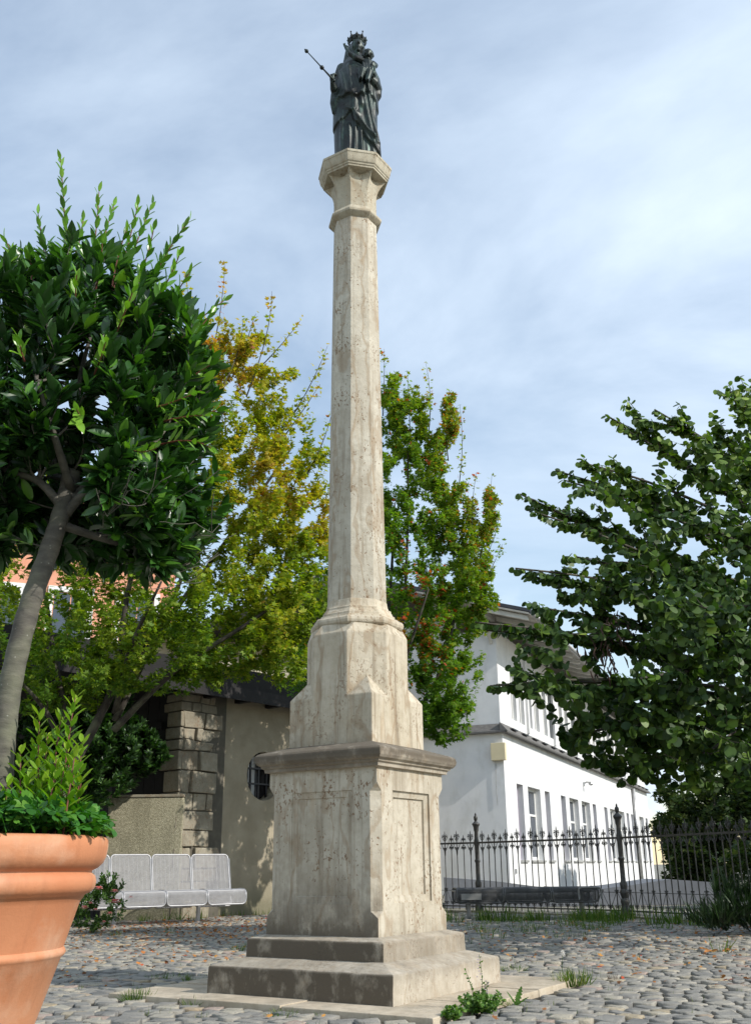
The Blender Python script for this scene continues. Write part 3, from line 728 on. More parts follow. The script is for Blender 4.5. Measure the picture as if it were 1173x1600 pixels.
# quoins: courses of real stones standing proud of the render (two or three to a course)
z = .0; rng = random.Random(4); cT = -1.98
courses = [.25, .26, .20, .30, .26, .28, .27, .33, .30, .17, .19, .25, .15, .14, .17, .20, .18, .12]
for i, h in enumerate(courses):
    if z > 3.4: break
    wT = rng.choice([.62, .72, .80, .68]); cut = sorted(rng.uniform(.2, .8) for _ in range(rng.choice([1, 1, 2]))); edges = [0]+cut+[1]
    for a, b in zip(edges, edges[1:]):
        if b-a < .12: continue
        mb = MB(); pr = rng.uniform(.008, .06) if z < 3 else .02
        g_ = .009
        mb.frame(hp(cT, 0, z), hd, UP, hn, a*wT+g_, b*wT-g_, g_, h-g_, -.30, pr+rng.uniform(0,.02))
        mb.v = [tuple(Vector(v)+noise.noise_vector(Vector(v)*6)*.032) for v in mb.v]
        mb.build('stone', M_quoin, house, bevel=.014, seg=2)
    # return face stones round the corner, facing the gate
    mb = MB(); mb.frame(hp(cT, 0, z), hn, UP, -hd, -rng.uniform(.3, .5), .02, g_, h-g_, -.02, rng.uniform(.02, .06)); 
    mb.v = [tuple(Vector(v)+noise.noise_vector(Vector(v)*7)*.012) for v in mb.v]; mb.build('stone', M_quoin, house, bevel=.02)
    z += h
mb = MB(); mb.frame(hp(cT, 0, 0), hd, UP, hn, .0, .92, 0, 3.45, -.28, .006); mb.build('mortar_bed', M_mortar, house)
# dark timber front of the gate bay, set back, made of upright planks
gb = hp(-2.0, -.45, 0); gd = Vector((-.93, .37, 0)).normalized(); gn = Vector((-.37, -.93, 0)).normalized()
k = 0; t_ = -.45
while t_ < 4.6:
    wv = rng.uniform(.15, .21); mb = MB(); mb.frame(gb, gd, UP, gn, t_+.004, t_+wv-.004, 0, 3.5, -.03, rng.uniform(0, .012)); mb.build('plank', M_darkwood, house); t_ += wv
mb = MB(); mb.frame(gb, gd, UP, gn, 0, 4.6, 1.55, 1.67, .014, .05); mb.build('cross_rail', M_darkwood, house)
mb = MB(); mb.frame(gb, gd, UP, gn, 0, 4.6, 2.8, 2.92, .014, .05); mb.build('cross_rail', M_darkwood, house)
# roof: projecting dark eaves over the rendered wall and a low gable to the left
mb = MB()
E0, E1 = hp(-5.6, .30, 3.36), hp(3.5, .30, 3.36)
R0, R1 = hp(-5.6, -2.6, 3.62), hp(3.5, -2.6, 3.62)
Bk0, Bk1 = hp(-5.6, -5.2, 3.4), hp(3.5, -5.2, 3.4)
th = UP*.46
vs = [E0, E1, R1, R0, E0+th, E1+th, R1+th, R0+th, Bk0, Bk1, Bk0+th, Bk1+th]
mb.add(vs, [(0, 1, 2, 3), (4, 7, 6, 5), (0, 4, 5, 1), (1, 5, 6, 2), (0, 3, 7, 4), (3, 2, 9, 8), (7, 10, 11, 6), (8, 9, 11, 10), (3, 8, 10, 7), (2, 6, 11, 9)])
mb.build('roof', M_tileD, house)
mb = MB(); mb.frame(hp(-2.2, .30, 3.30), hd, UP, hn, -3.4, 5.7, 0, .2, .012, .035); mb.build('fascia_board', M_darkwood, house)
for i in range(12):
    mb = MB(); p = hp(-5.2+i*.72, 0, 3.30); mb.frame(p, hd, UP, hn, 0, .1, 0, .12, -.2, .29); mb.build('rafter', M_darkwood, house)
# low roughcast wall in front of the gate
lw0, lw1 = Vector((-4.14, 15.60, 0)), Vector((-2.99, 15.60, 0)); ld = (lw1-lw0).normalized(); ln = Vector((ld.y, -ld.x, 0))
lw = thing('low_garden_wall', 'short thick roughcast wall block with pale flat top, between the dark shrub and the stone outbuilding', 'wall', lw0)
mb = MB(); mb.frame(lw0, ld, UP, ln, 0, (lw1-lw0).length, -.03, 1.74, -.42, 0)
o = mb.build('wall_block', M_pebble, lw, bevel=.02)
mb = MB(); mb.frame(lw0, ld, UP, ln, -.008, (lw1-lw0).length+.008, 1.742, 1.785, -.43, .012); mb.build('coping', M_quoin, lw, bevel=.01)
# ------------------------------------------------------------------ house with posts behind the outbuilding
M_beige = plaster('beige_wall', (.42, .37, .28), (.48, .43, .33))
bh = thing('balcony_house', 'shaded beige house with pale balcony posts, seen over the dark eaves between the maples', 'building', (-3.4, 25, 0))
B0 = Vector((-5.5, 24.2, 0)); bd = Vector((1, .25, 0)).normalized(); bn = Vector((.25, -1, 0)).normalized()
mb = MB(); mb.frame(B0, bd, UP, bn, 0, 5.6, -.03, 6.35, -5, -.9); mb.build('wall', M_beige, bh)
mb = MB(); mb.frame(B0, bd, UP, bn, -.3, 5.75, 5.05, 5.65, -.9, 0); mb.build('balcony_beam', M_beige, bh)
for i in range(7):
    mb = MB(); mb.frame(B0, bd, UP, bn, .25+i*.82, .43+i*.82, -.03, 5.05, -.2, -.02); mb.build('post', M_white, bh)
mb = MB(); mb.frame(B0, bd, UP, bn, -.6, 6.1, 6.36, 6.50, -5.4, .4); mb.build('roof', M_tileD, bh)
for i in range(3):
    mb = MB(); mb.frame(B0, bd, UP, bn, .7+i*1.7, 1.7+i*1.7, 3.3, 4.7, -.93, -.885); mb.build('window', M_iron, bh)
# ------------------------------------------------------------------ salmon house far left
M_salmon = plaster('salmon_render', (.62, .29, .19), (.68, .34, .23), dirt=(.50, .24, .17), dl=.3)
M_glass = simple('window_glass', (.045, .055, .075), .08, spec=.9, var=.1)
M_red = simple('geranium_red', (.55, .02, .06), .6)
sh = thing('salmon_house', 'salmon pink house with white window surrounds, far left behind the maple', 'building', (-12, 30, 0))
S0 = Vector((-19.5, 27.5, 0)); sdv = Vector((.93, .36, 0)).normalized(); sn_ = Vector((.36, -.93, 0)).normalized()
mb = MB(); mb.frame(S0, sdv, UP, sn_, 0, 13.5, -.03, 11.2, -9, 0); mb.build('wall', M_salmon, sh)
mb = MB(); P = [S0+sdv*-.6+sn_*.7, S0+sdv*14.1+sn_*.7, S0+sdv*14.1-sn_*9.7, S0+sdv*-.6-sn_*9.7]; r0, r1 = S0-sdv*.6-sn_*4.5+UP*14.4, S0+sdv*14.1-sn_*4.5+UP*14.4
mb.add([p+UP*11.1 for p in P]+[r0, r1], [(0, 1, 5, 4), (2, 3, 4, 5), (1, 2, 5), (3, 0, 4), (3, 2, 1, 0)]); mb.build('roof', simple('clay_roof', (.30, .12, .07), .85), sh)
for iz, z in enumerate((1.0, 4.2, 7.5)):
    for it in range(6):
        t_ = 1.0+it*2.15
        mb = MB()
        for (u0, u1, v0, v1) in ((-.18, 0, -.18, 1.98), (1.1, 1.28, -.18, 1.98), (0, 1.1, -.18, 0), (0, 1.1, 1.8, 1.98)): mb.frame(S0+sdv*t_+UP*z, sdv, UP, sn_, u0, u1, v0, v1, -.02, .05)
        wn = mb.build('window', M_white, sh)
        for (u0, u1) in ((.03, .53), (.57, 1.07)): mb = MB(); mb.frame(S0+sdv*t_+UP*z, sdv, UP, sn_, u0, u1, .03, 1.77, -.01, .008); mb.build('pane', M_glass, wn)
        if iz == 1:
            fb = MB(); fb.frame(S0+sdv*t_+UP*z, sdv, UP, sn_, 0, 1.1, -.02, .14, .06, .26); fb.build('flower_box', M_white, sh)
            fb = MB()
            for q in range(26): fb.ball(S0+sdv*(t_+random.uniform(.05, 1.05))+UP*(z+.2+random.uniform(-.12, .14))+sn_*random.uniform(.1, .3), .055, 6, 4)
            fb.build('geraniums', M_red, sh, kind='stuff')
mb = MB(); mb.frame(S0, sdv, UP, sn_, 0, 13.5, 3.3, 3.6, 0, .06); mb.build('string_course', M_white, sh)
# ------------------------------------------------------------------ white school building on the right
M_wwall = plaster('white_render', (.62, .625, .635), (.68, .68, .68), dirt=(.46, .455, .43), dl=.5, bump=.08)
M_ledge = simple('ledge_tiles', (.13, .125, .12), .85, var=.3, sc=12, bump=.2)
M_wood = simple('white_timber', (.55, .54, .50), .7, var=.15)
M_soffit = simple('soffit_boards', (.40, .38, .34), .8, var=.25, sc=3)
M_lilac = simple('lilac_frame', (.30, .24, .33), .5, var=.1)
M_cream = simple('cream_metal', (.62, .53, .34), .5, var=.05)
M_zinc = simple('zinc', (.42, .42, .42), .45, metal=.5)
M_slate = simple('slate_roof', (.035, .037, .045), .6)
WC = Vector((3.361, 27, 0)); wdv = Vector((.381, .925, 0)).normalized(); wn = Vector((.925, -.381, 0)).normalized()
wb = thing('white_schoolhouse', 'long white two storey building with narrow windows and deep eaves, behind the railing', 'building', WC)
def wp(t, n_, z): return WC + wdv*t + wn*n_ + UP*z
LEN = 27.2; ops = [(1.21, 1.9), (2.45, 3.95), (4.54, 5.19), (6.79, 7.49), (8.08, 9.56), (10.13, 11.64), (12.2, 12.87), (14.58, 15.28), (15.87, 17.37), (17.96, 19.46), (20.02, 20.72), (21.3, 22.0), (23.8, 25.2), (25.9, 26.6)]
def wall_openings(mb, T0, T1, Z0, Z1, ops, n0, dep, zlo, zhi):
    q = lambda *p: mb.add(list(p), [(0, 1, 2, 3)])
    xs = [T0]+[v for o in ops for v in o]+[T1]
    q(wp(T0, n0, Z0), wp(T1, n0, Z0), wp(T1, n0, zlo), wp(T0, n0, zlo)); q(wp(T0, n0, zhi), wp(T1, n0, zhi), wp(T1, n0, Z1), wp(T0, n0, Z1))
    for i in range(0, len(xs), 2): q(wp(xs[i], n0, zlo), wp(xs[i+1], n0, zlo), wp(xs[i+1], n0, zhi), wp(xs[i], n0, zhi))
    for a, b in ops:
        q(wp(a, n0, zlo), wp(a, n0-dep, zlo), wp(a, n0-dep, zhi), wp(a, n0, zhi)); q(wp(b, n0-dep, zlo), wp(b, n0, zlo), wp(b, n0, zhi), wp(b, n0-dep, zhi))
        q(wp(a, n0, zhi), wp(a, n0-dep, zhi), wp(b, n0-dep, zhi), wp(b, n0, zhi)); q(wp(a, n0, zlo), wp(b, n0, zlo), wp(b, n0-dep, zlo), wp(a, n0-dep, zlo))
mb = MB(); wall_openings(mb, 0, LEN, -.03, 4.2, ops, 0, .22, .83, 2.84)
q = lambda *p: mb.add(list(p), [(0, 1, 2, 3)])
q(wp(0, 0, -.03), wp(0, 0, 4.2), wp(0, -10, 4.2), wp(0, -10, -.03)); q(wp(LEN, 0, -.03), wp(LEN, -10, -.03), wp(LEN, -10, 4.2), wp(LEN, 0, 4.2)); q(wp(0, -10, -.03), wp(0, -10, 4.2), wp(LEN, -10, 4.2), wp(LEN, -10, -.03))
mb.build('lower_wall', M_wwall, wb)
for a, b in ops:
    mb = MB(); P = wp(a, -.22, .83); W_ = b-a
    for (u0, u1, v0, v1) in ((0, .07, 0, 2.01), (W_-.07, W_, 0, 2.01), (.07, W_-.07, 0, .09), (.07, W_-.07, 1.93, 2.01), (.07, W_-.07, 1.22, 1.28)): mb.frame(P, wdv, UP, wn, u0, u1, v0, v1, .0, .05)
    if W_ > 1: mb.frame(P, wdv, UP, wn, W_/2-.03, W_/2+.03, .09, 1.22, .0, .048)
    wf = mb.build('window', M_lilac if W_ < 1 else M_white, wb)
    mb = MB(); mb.frame(P, wdv, UP, wn, .06, W_-.06, .06, 1.95, .004, .02); mb.build('pane', M_glass, wf)
    mb = MB(); mb.frame(P, wdv, UP, wn, -.03, W_+.06, -.06, -.002, .0, .27); mb.build('sill', M_zinc, wf)
# tiled ledge
mb = MB(); pr = [(0, 4.10), (.19, 4.08), (.20, 4.12), (-.02, 4.36)]
vs = []
for t_ in (-.18, LEN+.18): vs += [wp(t_, n_, z) for n_, z in pr]
mb.add(vs, [(0, 1, 5, 4), (1, 2, 6, 5), (2, 3, 7, 6), (3, 2, 1, 0), (4, 5, 6, 7), (0, 4, 7, 3)])
mb.frame(wp(-.18, 0, 4.08), -wn, UP, wdv, -.19, 10, 0, .04, 0, .20); mb.add([wp(-.18, .19, 4.123), wp(-.18, -10, 4.123), wp(.02, -10, 4.34), wp(.02, 0, 4.34)], [(0, 1, 2, 3)])
lg = mb.build('ledge', M_ledge, wb)
for i in range(22): mb = MB(); mb.frame(wp(.5+i*1.22, .10, 4.22), wdv, UP, wn, 0, .5, 0, .035, -.02, .09); mb.build('snow_guard', M_iron, lg)
# upper wall
uops = []
for g0 in (1.35, 3.2, 5.2, 7.6, 9.6, 11.6, 14.0, 16.0, 18.0, 20.4, 22.4, 24.6):
    uops.append((g0, g0+.55)); uops.append((g0+.85, g0+1.45))
mb = MB(); wall_openings(mb, .05, LEN-.05, 4.3, 6.95, uops, -.05, .16, 4.62, 6.1)
q = lambda *p: mb.add(list(p), [(0, 1, 2, 3)])
q(wp(.05, -.05, 4.3), wp(.05, -.05, 6.95), wp(.05, -1.3, 6.95), wp(.05, -1.3, 4.3)); q(wp(.05, -1.3, 4.3), wp(.05, -1.3, 6.95), wp(.35, -1.3, 6.95), wp(.35, -1.3, 4.3)); q(wp(.35, -1.3, 4.3), wp(.35, -1.3, 7.6), wp(.35, -9.9, 7.6), wp(.35, -9.9, 4.3))
q(wp(LEN-.05, -.05, 4.3), wp(LEN-.05, -9.9, 4.3), wp(LEN-.05, -9.9, 6.95), wp(LEN-.05, -.05, 6.95))
mb.build('upper_wall', M_wwall, wb)
for a, b in uops:
    mb = MB(); P = wp(a, -.21, 4.62); W_ = b-a
    for (u0, u1, v0, v1) in ((0, .06, 0, 1.48), (W_-.06, W_, 0, 1.48), (.06, W_-.06, 0, .07), (.06, W_-.06, 1.41, 1.48)): mb.frame(P, wdv, UP, wn, u0, u1, v0, v1, .0, .05)
    wf = mb.build('window', M_white, wb); mb = MB(); mb.frame(P, wdv, UP, wn, .05, W_-.05, .05, 1.43, .004, .02); mb.build('pane', M_glass, wf)
for i in range(0, 7): mb = MB(); mb.frame(wp(3.0+i*3.55, -.048, 4.4), wdv, UP, wn, 0, .16, 0, 2.3, 0, .07); mb.build('pilaster', M_wwall, wb)
# roof with deep overhang, rafters, struts, gutter and a panel on top
oh, og = 1.20, 1.05; ez = 7.02; pit = .30
mb = MB(); e0, e1 = wp(-og, oh, ez), wp(LEN+og, oh, ez); k0, k1 = wp(-og, -5, ez+(oh+5)*pit), wp(LEN+og, -5, ez+(oh+5)*pit); b0, b1 = wp(-og, -11.2, ez), wp(LEN+og, -11.2, ez)
T = UP*.05
mb.add([e0, e1, k1, k0, b0, b1, e0+T, e1+T, k1+T, k0+T, b0+T, b1+T], [(0, 3, 2, 1), (3, 4, 5, 2), (6, 7, 8, 9), (9, 8, 11, 10), (0, 1, 7, 6), (0, 6, 9, 3), (3, 9, 10, 4), (1, 2, 8, 7), (2, 5, 11, 8), (4, 10, 11, 5)])
mb.build('soffit', M_soffit, wb)
mb = MB(); T0 = UP*.055; T = UP*.15; x = wn*.05
mb.add([p+T0 for p in (e0+x, e1+x, k1, k0, b0, b1)]+[p+T for p in (e0+x, e1+x, k1, k0, b0, b1)], [(0, 3, 2, 1), (3, 4, 5, 2), (6, 7, 8, 9), (9, 8, 11, 10), (0, 1, 7, 6), (0, 6, 9, 3), (3, 9, 10, 4), (1, 2, 8, 7), (2, 5, 11, 8), (4, 10, 11, 5)])
mb.build('roof', M_slate, wb)
mb = MB(); mb.tube([wp(-og-.02, oh+.10, ez-.0), wp(LEN+og, oh+.10, ez-.0)], .065, 8); mb.build('gutter', M_zinc, wb, smooth=True)
for i in range(26):
    t_ = -og+.12+i*1.12; mb = MB(); a = wp(t_, oh-.06, ez-.10); b = wp(t_, -.05, ez-.10+(oh+.0)*pit)
    d = (b-a).normalized(); mb.frame(a, wdv, UP, d, 0, .10, -.03, .085, 0, (b-a).length); mb.build('rafter', M_wood, wb)
for i in range(6):
    n_ = -.2-i*1.6; z = ez-.12+(oh-n_)*pit if n_ > -5 else ez-.12+(oh+5)*pit-(-5-n_)*pit
    mb = MB(); mb.frame(wp(-og+.06, n_, z), wdv, UP, wn, 0, og+.3, -.06, .06, -.06, .06); mb.build('purlin', M_wood, wb)
    mb = MB(); mb.tube([wp(.04, n_, z-.75), wp(-.35, n_, z-.28), wp(-og+.2, n_, z-.08)], .05, 5); mb.build('strut', M_wood, wb)
for (n0, n1) in ((-.2, -1.7), (-1.9, -3.4), (-3.6, -4.8)):
    mb = MB(); a, b = wp(-og+.5, n0, ez+.22+(oh-n0)*pit), wp(-og+.5, n1, ez+.22+(oh-n1)*pit); mb.frame(a, wdv, UP, (b-a).normalized(), 0, 1.6, .02, .06, 0, (b-a).length); mb.build('roof_panel', M_slate, wb)
mb = MB(); mb.frame(wp(0, 0, 3.35), -wn, UP, -wdv, -.10, .30, 0, .46, .004, .16); wbx = mb.build('wall_box', M_cream, wb, bevel=.012)
mb = MB(); mb.tube([wp(-.02, -.22, 3.35), wp(-.02, -.24, 2.6), wp(-.02, -.22, 2.2)], .008, 5); mb.build('cable', M_zinc, wb)
mb = MB(); mb.tube([wp(21.2+.9, .09, 0), wp(22.1, .09, 4.0)], .09, 8); mb.build('downpipe', M_zinc, wb, smooth=True)
mb = MB(); mb.tube([wp(10.7, 0, 3.45), wp(10.7, .12, 3.52), wp(10.7, .25, 3.5)], .025, 6); mb.ball(wp(10.7, .28, 3.46), (.09, .09, .07)); mb.box(wp(10.7, .02, 3.45), (.04, .04, .07)); mb.build('wall_lamp', M_zinc, wb)
mb = MB(); mb.box(wp(.55, .02, .55), (.03, .03, .06)); mb.build('wall_socket', M_zinc, wb)
# ------------------------------------------------------------------ grey curved parapet beyond the railing
M_asph = simple('grey_bitumen', (.13, .14, .16), .8, var=.2, sc=4)
pw = MB(); pts = []
prof = [(1.2, .50), (2.2, .42), (3.1, .30), (3.9, .24), (4.7, .32), (5.5, .42), (6.3, .36), (7.0, .20), (7.6, .0), (8.0, -.1)]
n = len(prof); vs = []
for x, z in prof:
    y = 19.4+.10*(x-1); vs += [(x, y, -.03), (x, y, z), (x+.15, y+2.6, z-.02), (x+.15, y+2.6, -.03)]
pw.add(vs, [(i*4+k, (i+1)*4+k, (i+1)*4+(k+1) % 4, i*4+(k+1) % 4) for i in range(n-1) for k in range(4)]+[(0, 1, 2, 3)])
tag(pw.build('curved_parapet', M_asph, sharp=40), 'low smooth dark grey curved parapet just beyond the iron railing', 'parapet')
# ------------------------------------------------------------------ iron railing
M_cast = simple('cast_iron', (.075, .072, .068), .45, metal=.4, var=.4, sc=20, bump=.2, bs=80)
FP = [Vector((-1.2, 19.2, 0)), Vector((1.60, 17.0, 0)), Vector((3.44, 14.8, 0)), Vector((4.62, 12.3, 0)), Vector((6.2, 8.6, 0))]
rail = thing('iron_railing', 'black wrought iron railing with scrolls and spear tips along the edge of the square', 'railing', FP[1])
def scroll(mb, c, ax, up, r, sgn, th=.006, start=0, turns=1.35, n=11):
    pts = []
    for i in range(n):
        t = i/(n-1); a = start+sgn*t*turns*2*math.pi; rr = r*(1-.72*t)
        pts.append(Vector(c)+ax*rr*math.cos(a)+up*rr*math.sin(a))
    mb.tube(pts, th, 4)
RZ, BZ, MZ = 1.055, .085, .345
def picket(kind):
    mb = MB(); X = Vector((1, 0, 0)); Z = UP
    top = RZ+.20 if kind else RZ+.135
    mb.tube([(0, 0, .03), (0, 0, RZ-.16), (0, 0, RZ)], [.0085, .0085, .0085], 6)
    mb.tube([(0, 0, RZ), (0, 0, RZ+.05), (0, 0, top-.03), (0, 0, top)], [.008, .011, .008, .002], 6)
    if kind:
        mb.ball((0, 0, RZ+.085), (.022, .016, .03), 6, 4)
        for s_ in (-1, 1):
            scroll(mb, (s_*.034, 0, RZ+.125), X*s_, Z, .024, -1, .0055, -.6)
            mb.tube([(0, 0, RZ+.04), (s_*.03, 0, RZ+.06), (s_*.055, 0, RZ+.11)], .0055, 4)
            scroll(mb, (s_*.026, 0, RZ-.085), X*s_, -Z, .020, -1, .005, -.6); mb.tube([(s_*.064, 0, RZ-.01), (s_*.045, 0, RZ-.06), (s_*.012, 0, RZ-.115), (0, 0, RZ-.19)], [.006, .006, .007, .012], 4)
    else:
        mb.ball((0, 0, RZ+.055), (.018, .014, .02), 6, 4)
        for s_ in (-1, 1):
            scroll(mb, (s_*.026, 0, RZ+.07), X*s_, Z, .018, -1, .005, -.6); mb.tube([(s_*.064, 0, RZ+.0), (s_*.045, 0, RZ+.02), (s_*.04, 0, RZ+.06)], .005, 4)
            scroll(mb, (s_*.026, 0, RZ-.075), X*s_, -Z, .020, -1, .0055, -.6); mb.tube([(0, 0, RZ-.03), (s_*.03, 0, RZ-.045), (s_*.05, 0, RZ-.08)], .005, 4)
        mb.ball((0, 0, RZ-.10), (.012, .012, .022), 6, 4)
    # bottom band scrolls
    for s_ in (-1, 1): scroll(mb, (s_*.028, 0, BZ+.05), X*s_, Z, .024, 1, .005, .3); scroll(mb, (s_*.022, 0, MZ), X*s_, -Z, .017, -1, .0045, -.5) if kind else None
    if kind:
        for s_ in (-1, 1): mb.tube([(s_*.012, 0, MZ-.02), (s_*.125, 0, BZ+.02)], .0055, 4)
    me = mb.mesh('picket'); me.materials.append(M_cast); return me
PK = [picket(0), picket(1)]
def post(P, sc=1.0):
    mb = MB(); pr = [(.070, -.02), (.070, .10), (.060, .12), (.055, .17), (.066, .20), (.060, .23), (.045, .25), (.060, .30), (.062, .34), (.046, .37), (.052, .41), (.054, .44), (.036, .48), (.034, .74), (.046, .765), (.046, .785), (.034, .80), (.038, 1.00), (.044, 1.03), (.044, 1.09), (.034, 1.12), (.030, 1.22), (.040, 1.25), (.044, 1.30), (.058, 1.33), (.066, 1.345), (.060, 1.36), (.030, 1.385), (.020, 1.40), (.030, 1.42), (.034, 1.45), (.026, 1.475), (.012, 1.49), (.016, 1.505), (.008, 1.52), (.002, 1.53)]
    mb.lathe(pr, P, 14); return mb.build('post', M_cast, rail, sharp=35)
def rod(a, b, z, h, d, name='rail_bar'):
    dv = (b-a).normalized(); nn = Vector((dv.y, -dv.x, 0)); mb = MB(); mb.frame(a+UP*z, dv, UP, nn, 0, (b-a).length, -h, h, -d, d); return mb.build(name, M_cast, rail)
ctr = 0
for a, b in zip(FP, FP[1:]):
    rod(a, b, RZ, .014, .012, 'top_rail'); rod(a, b, BZ, .010, .012, 'bottom_rail'); rod(a, b, MZ-.02, .004, .008, 'middle_rail')
    ln_ = (b-a).length; n_ = int(round(ln_/.128)); ang = math.atan2((b-a).y, (b-a).x)
    for i in range(1, n_):
        o = bpy.data.objects.new('picket', PK[i % 2]); COL.objects.link(o); adopt(o, rail)
        o.location = a.lerp(b, i/n_)+Vector((0, 0, random.uniform(-.006, .006))); o.rotation_euler = (random.uniform(-.01, .01), random.uniform(-.01, .01), ang)
for p in FP[1:3]+[FP[4]]: post(p)
for a, b in zip(FP, FP[1:]):      # stone kerb the railing stands on
    dv = (b-a).normalized(); nn = Vector((dv.y, -dv.x, 0)); mb = MB(); mb.frame(a, dv, UP, nn, 0, (b-a).length, -.05, .02, -.12, .12)
    mb.build('kerb_stone', M_quoin, rail)
# ------------------------------------------------------------------ benches of perforated metal
def metal(name, col, rough, met=.7, var=.15, sc=30):
    return simple(name, col, rough, metal=met, var=var, sc=sc, bump=.08, bs=120)
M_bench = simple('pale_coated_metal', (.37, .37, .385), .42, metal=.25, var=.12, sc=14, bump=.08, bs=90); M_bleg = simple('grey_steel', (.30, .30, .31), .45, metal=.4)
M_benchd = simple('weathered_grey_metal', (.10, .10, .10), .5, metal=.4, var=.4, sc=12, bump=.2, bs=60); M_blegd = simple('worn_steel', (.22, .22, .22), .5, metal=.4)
def round_path(pts, r=.05, k=4):
    out = []; n = len(pts)
    for i, p in enumerate(pts):
        p = Vector(p); a = Vector(pts[i-1]); b = Vector(pts[(i+1) % n])
        if i in (0, n-1): out.append(p); continue
        u_ = (a-p).normalized(); v_ = (b-p).normalized(); rr = min(r, (a-p).length*.45, (b-p).length*.45); p0 = p+u_*rr; p1 = p+v_*rr
        for j in range(k+1): t = j/k; out.append(p0*(1-t)**2+p*2*t*(1-t)+p1*t*t)
    return out
def wire_panel(prof, x0, x1, mt, parent, name, fr=.012, wr=.0047, gap=.021):
    """prof: (y,z) curve; wires run along x; border tube round the outside with rounded corners"""
    P = round_path([(0, a, b) for a, b in prof], .06, 6)
    L_ = [0]
    for a, b in zip(P, P[1:]): L_.append(L_[-1]+(b-a).length)
    tot = L_[-1]
    def at_(s):
        s = max(0, min(tot, s))
        for i in range(len(P)-1):
            if s <= L_[i+1] or i == len(P)-2: t = (s-L_[i])/max(L_[i+1]-L_[i], 1e-9); return P[i].lerp(P[i+1], t)
    mb = MB(); cr_ = .055; path = []
    def pt(s, x): q = at_(s); return Vector((x, q.y, q.z))
    def arc(cx, cs, a0, a1, n=5):
        for i in range(n+1): a = a0+(a1-a0)*i/n; path.append(pt(cs+cr_*math.sin(a), cx+cr_*math.cos(a)))
    arc(x1-cr_, cr_, -math.pi/2, 0); 
    m = 10
    for i in range(1, m): path.append(pt(cr_+(tot-2*cr_)*i/m, x1))
    arc(x1-cr_, tot-cr_, 0, math.pi/2); arc(x0+cr_, tot-cr_, math.pi/2, math.pi)
    for i in range(m-1, 0, -1): path.append(pt(cr_+(tot-2*cr_)*i/m, x0))
    arc(x0+cr_, cr_, math.pi, 1.5*math.pi); path.append(path[0])
    mb.tube(path, fr, 6, cap=False)
    s = gap
    while s < tot-gap*.6:
        e = 0
        if s < cr_: e = cr_-math.sqrt(max(0, cr_**2-(cr_-s)**2))
        if tot-s < cr_: e = cr_-math.sqrt(max(0, cr_**2-(cr_-tot+s)**2))
        mb.tube([pt(s, x0+e), pt(s, x1-e)], wr, 4, cap=False); s += gap*.62
    nx = 9
    for i in range(1, nx): x = x0+(x1-x0)*i/nx; mb.tube([pt(tot*j/8, x) for j in range(9)], .003, 3, cap=False)
    return mb.build(name, mt, parent, smooth=True)
def bench(root, n_seats, W_, back, m1, m2):
    base = root.location.copy(); root_loc = base.copy()
    # parts are built around the origin, then carried by the root
    root.location = (0, 0, 0)
    tot = n_seats*W_
    for i in range(n_seats):
        x0 = -tot/2+i*W_+.012; x1 = x0+W_-.024
        wire_panel([(-.045, .235), (-.055, .37), (-.02, .415), (.12, .43), (.42, .405)] if back else [(-.23, .215), (-.25, .34), (-.2, .405), (.2, .405), (.25, .34), (.23, .215)], x0, x1, m1, root, 'seat_panel')
        if back: wire_panel([(.40, .20), (.47, .36), (.50, .50), (.60, .895)], x0, x1, m1, root, 'back_panel')
    mb = MB(); mb.tube([(-tot/2+.05, .24 if back else 0, .36), (tot/2-.05, .24 if back else 0, .36)], .028, 8); mb.build('cross_beam', m2, root)
    for s_ in (-1, 1):
        x = s_*(.6 if back else tot/2-.2)
        mb = MB(); mb.tube([(x, .24 if back else 0, -.02), (x, .24 if back else 0, .37)], .03, 10); mb.lathe([(.07, -.02), (.07, -.008), (.035, .004)], (x, .24 if back else 0, .005), 12); mb.build('leg', m2, root, sharp=40)
    for i in range(n_seats+1):
        x = -tot/2+i*W_
        mb = MB()
        if back: mb.tube(round_path([(x, -.03, .37), (x, .12, .405), (x, .44, .38), (x, .46, .30), (x, .58, .84)], .05), .014, 6)
        else: mb.tube(round_path([(x, -.2, .37), (x, .2, .37)], .05), .014, 6)
        mb.build('bracket', m2, root)
    if not back:
        mb = MB(); mb.tube(round_path([(tot/2-.30, -.255, .37), (tot/2-.30, -.285, .24), (tot/2-.30, -.285, .24)], .02), .010, 5)
        mb.tube(round_path([(tot/2-.29, -.27, .25), (tot/2-.30, -.27, .40), (tot/2+.02, -.27, .40), (tot/2+.02, -.27, .25)], .05), .014, 6); mb.build('end_bracket', m2, root)
        mb = MB(); mb.frame((-tot/2+.06, -.268, .26), Vector((1, 0, 0)), UP, Vector((0, 1, 0)), 0, .28, 0, .08, -.006, .004); mb.build('plate', m2, root)
    for c in list(root.children): c.matrix_parent_inverse = Matrix.Identity(4)
    root.location = root_loc
bL = thing('slatted_bench', 'pale grey wire metal bench with backrests, in front of the stone outbuilding beside the roses', 'bench', (-2.98, 15.25, 0))
bL.rotation_euler = (0, 0, R(34)); bench(bL, 4, .60, True, M_bench, M_bleg); bL.location = (-2.90, 14.2, 0)
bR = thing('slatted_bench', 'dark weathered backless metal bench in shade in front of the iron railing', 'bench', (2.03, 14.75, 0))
bR.rotation_euler = (0, 0, R(4)); bench(bR, 3, .665, False, M_benchd, M_blegd)
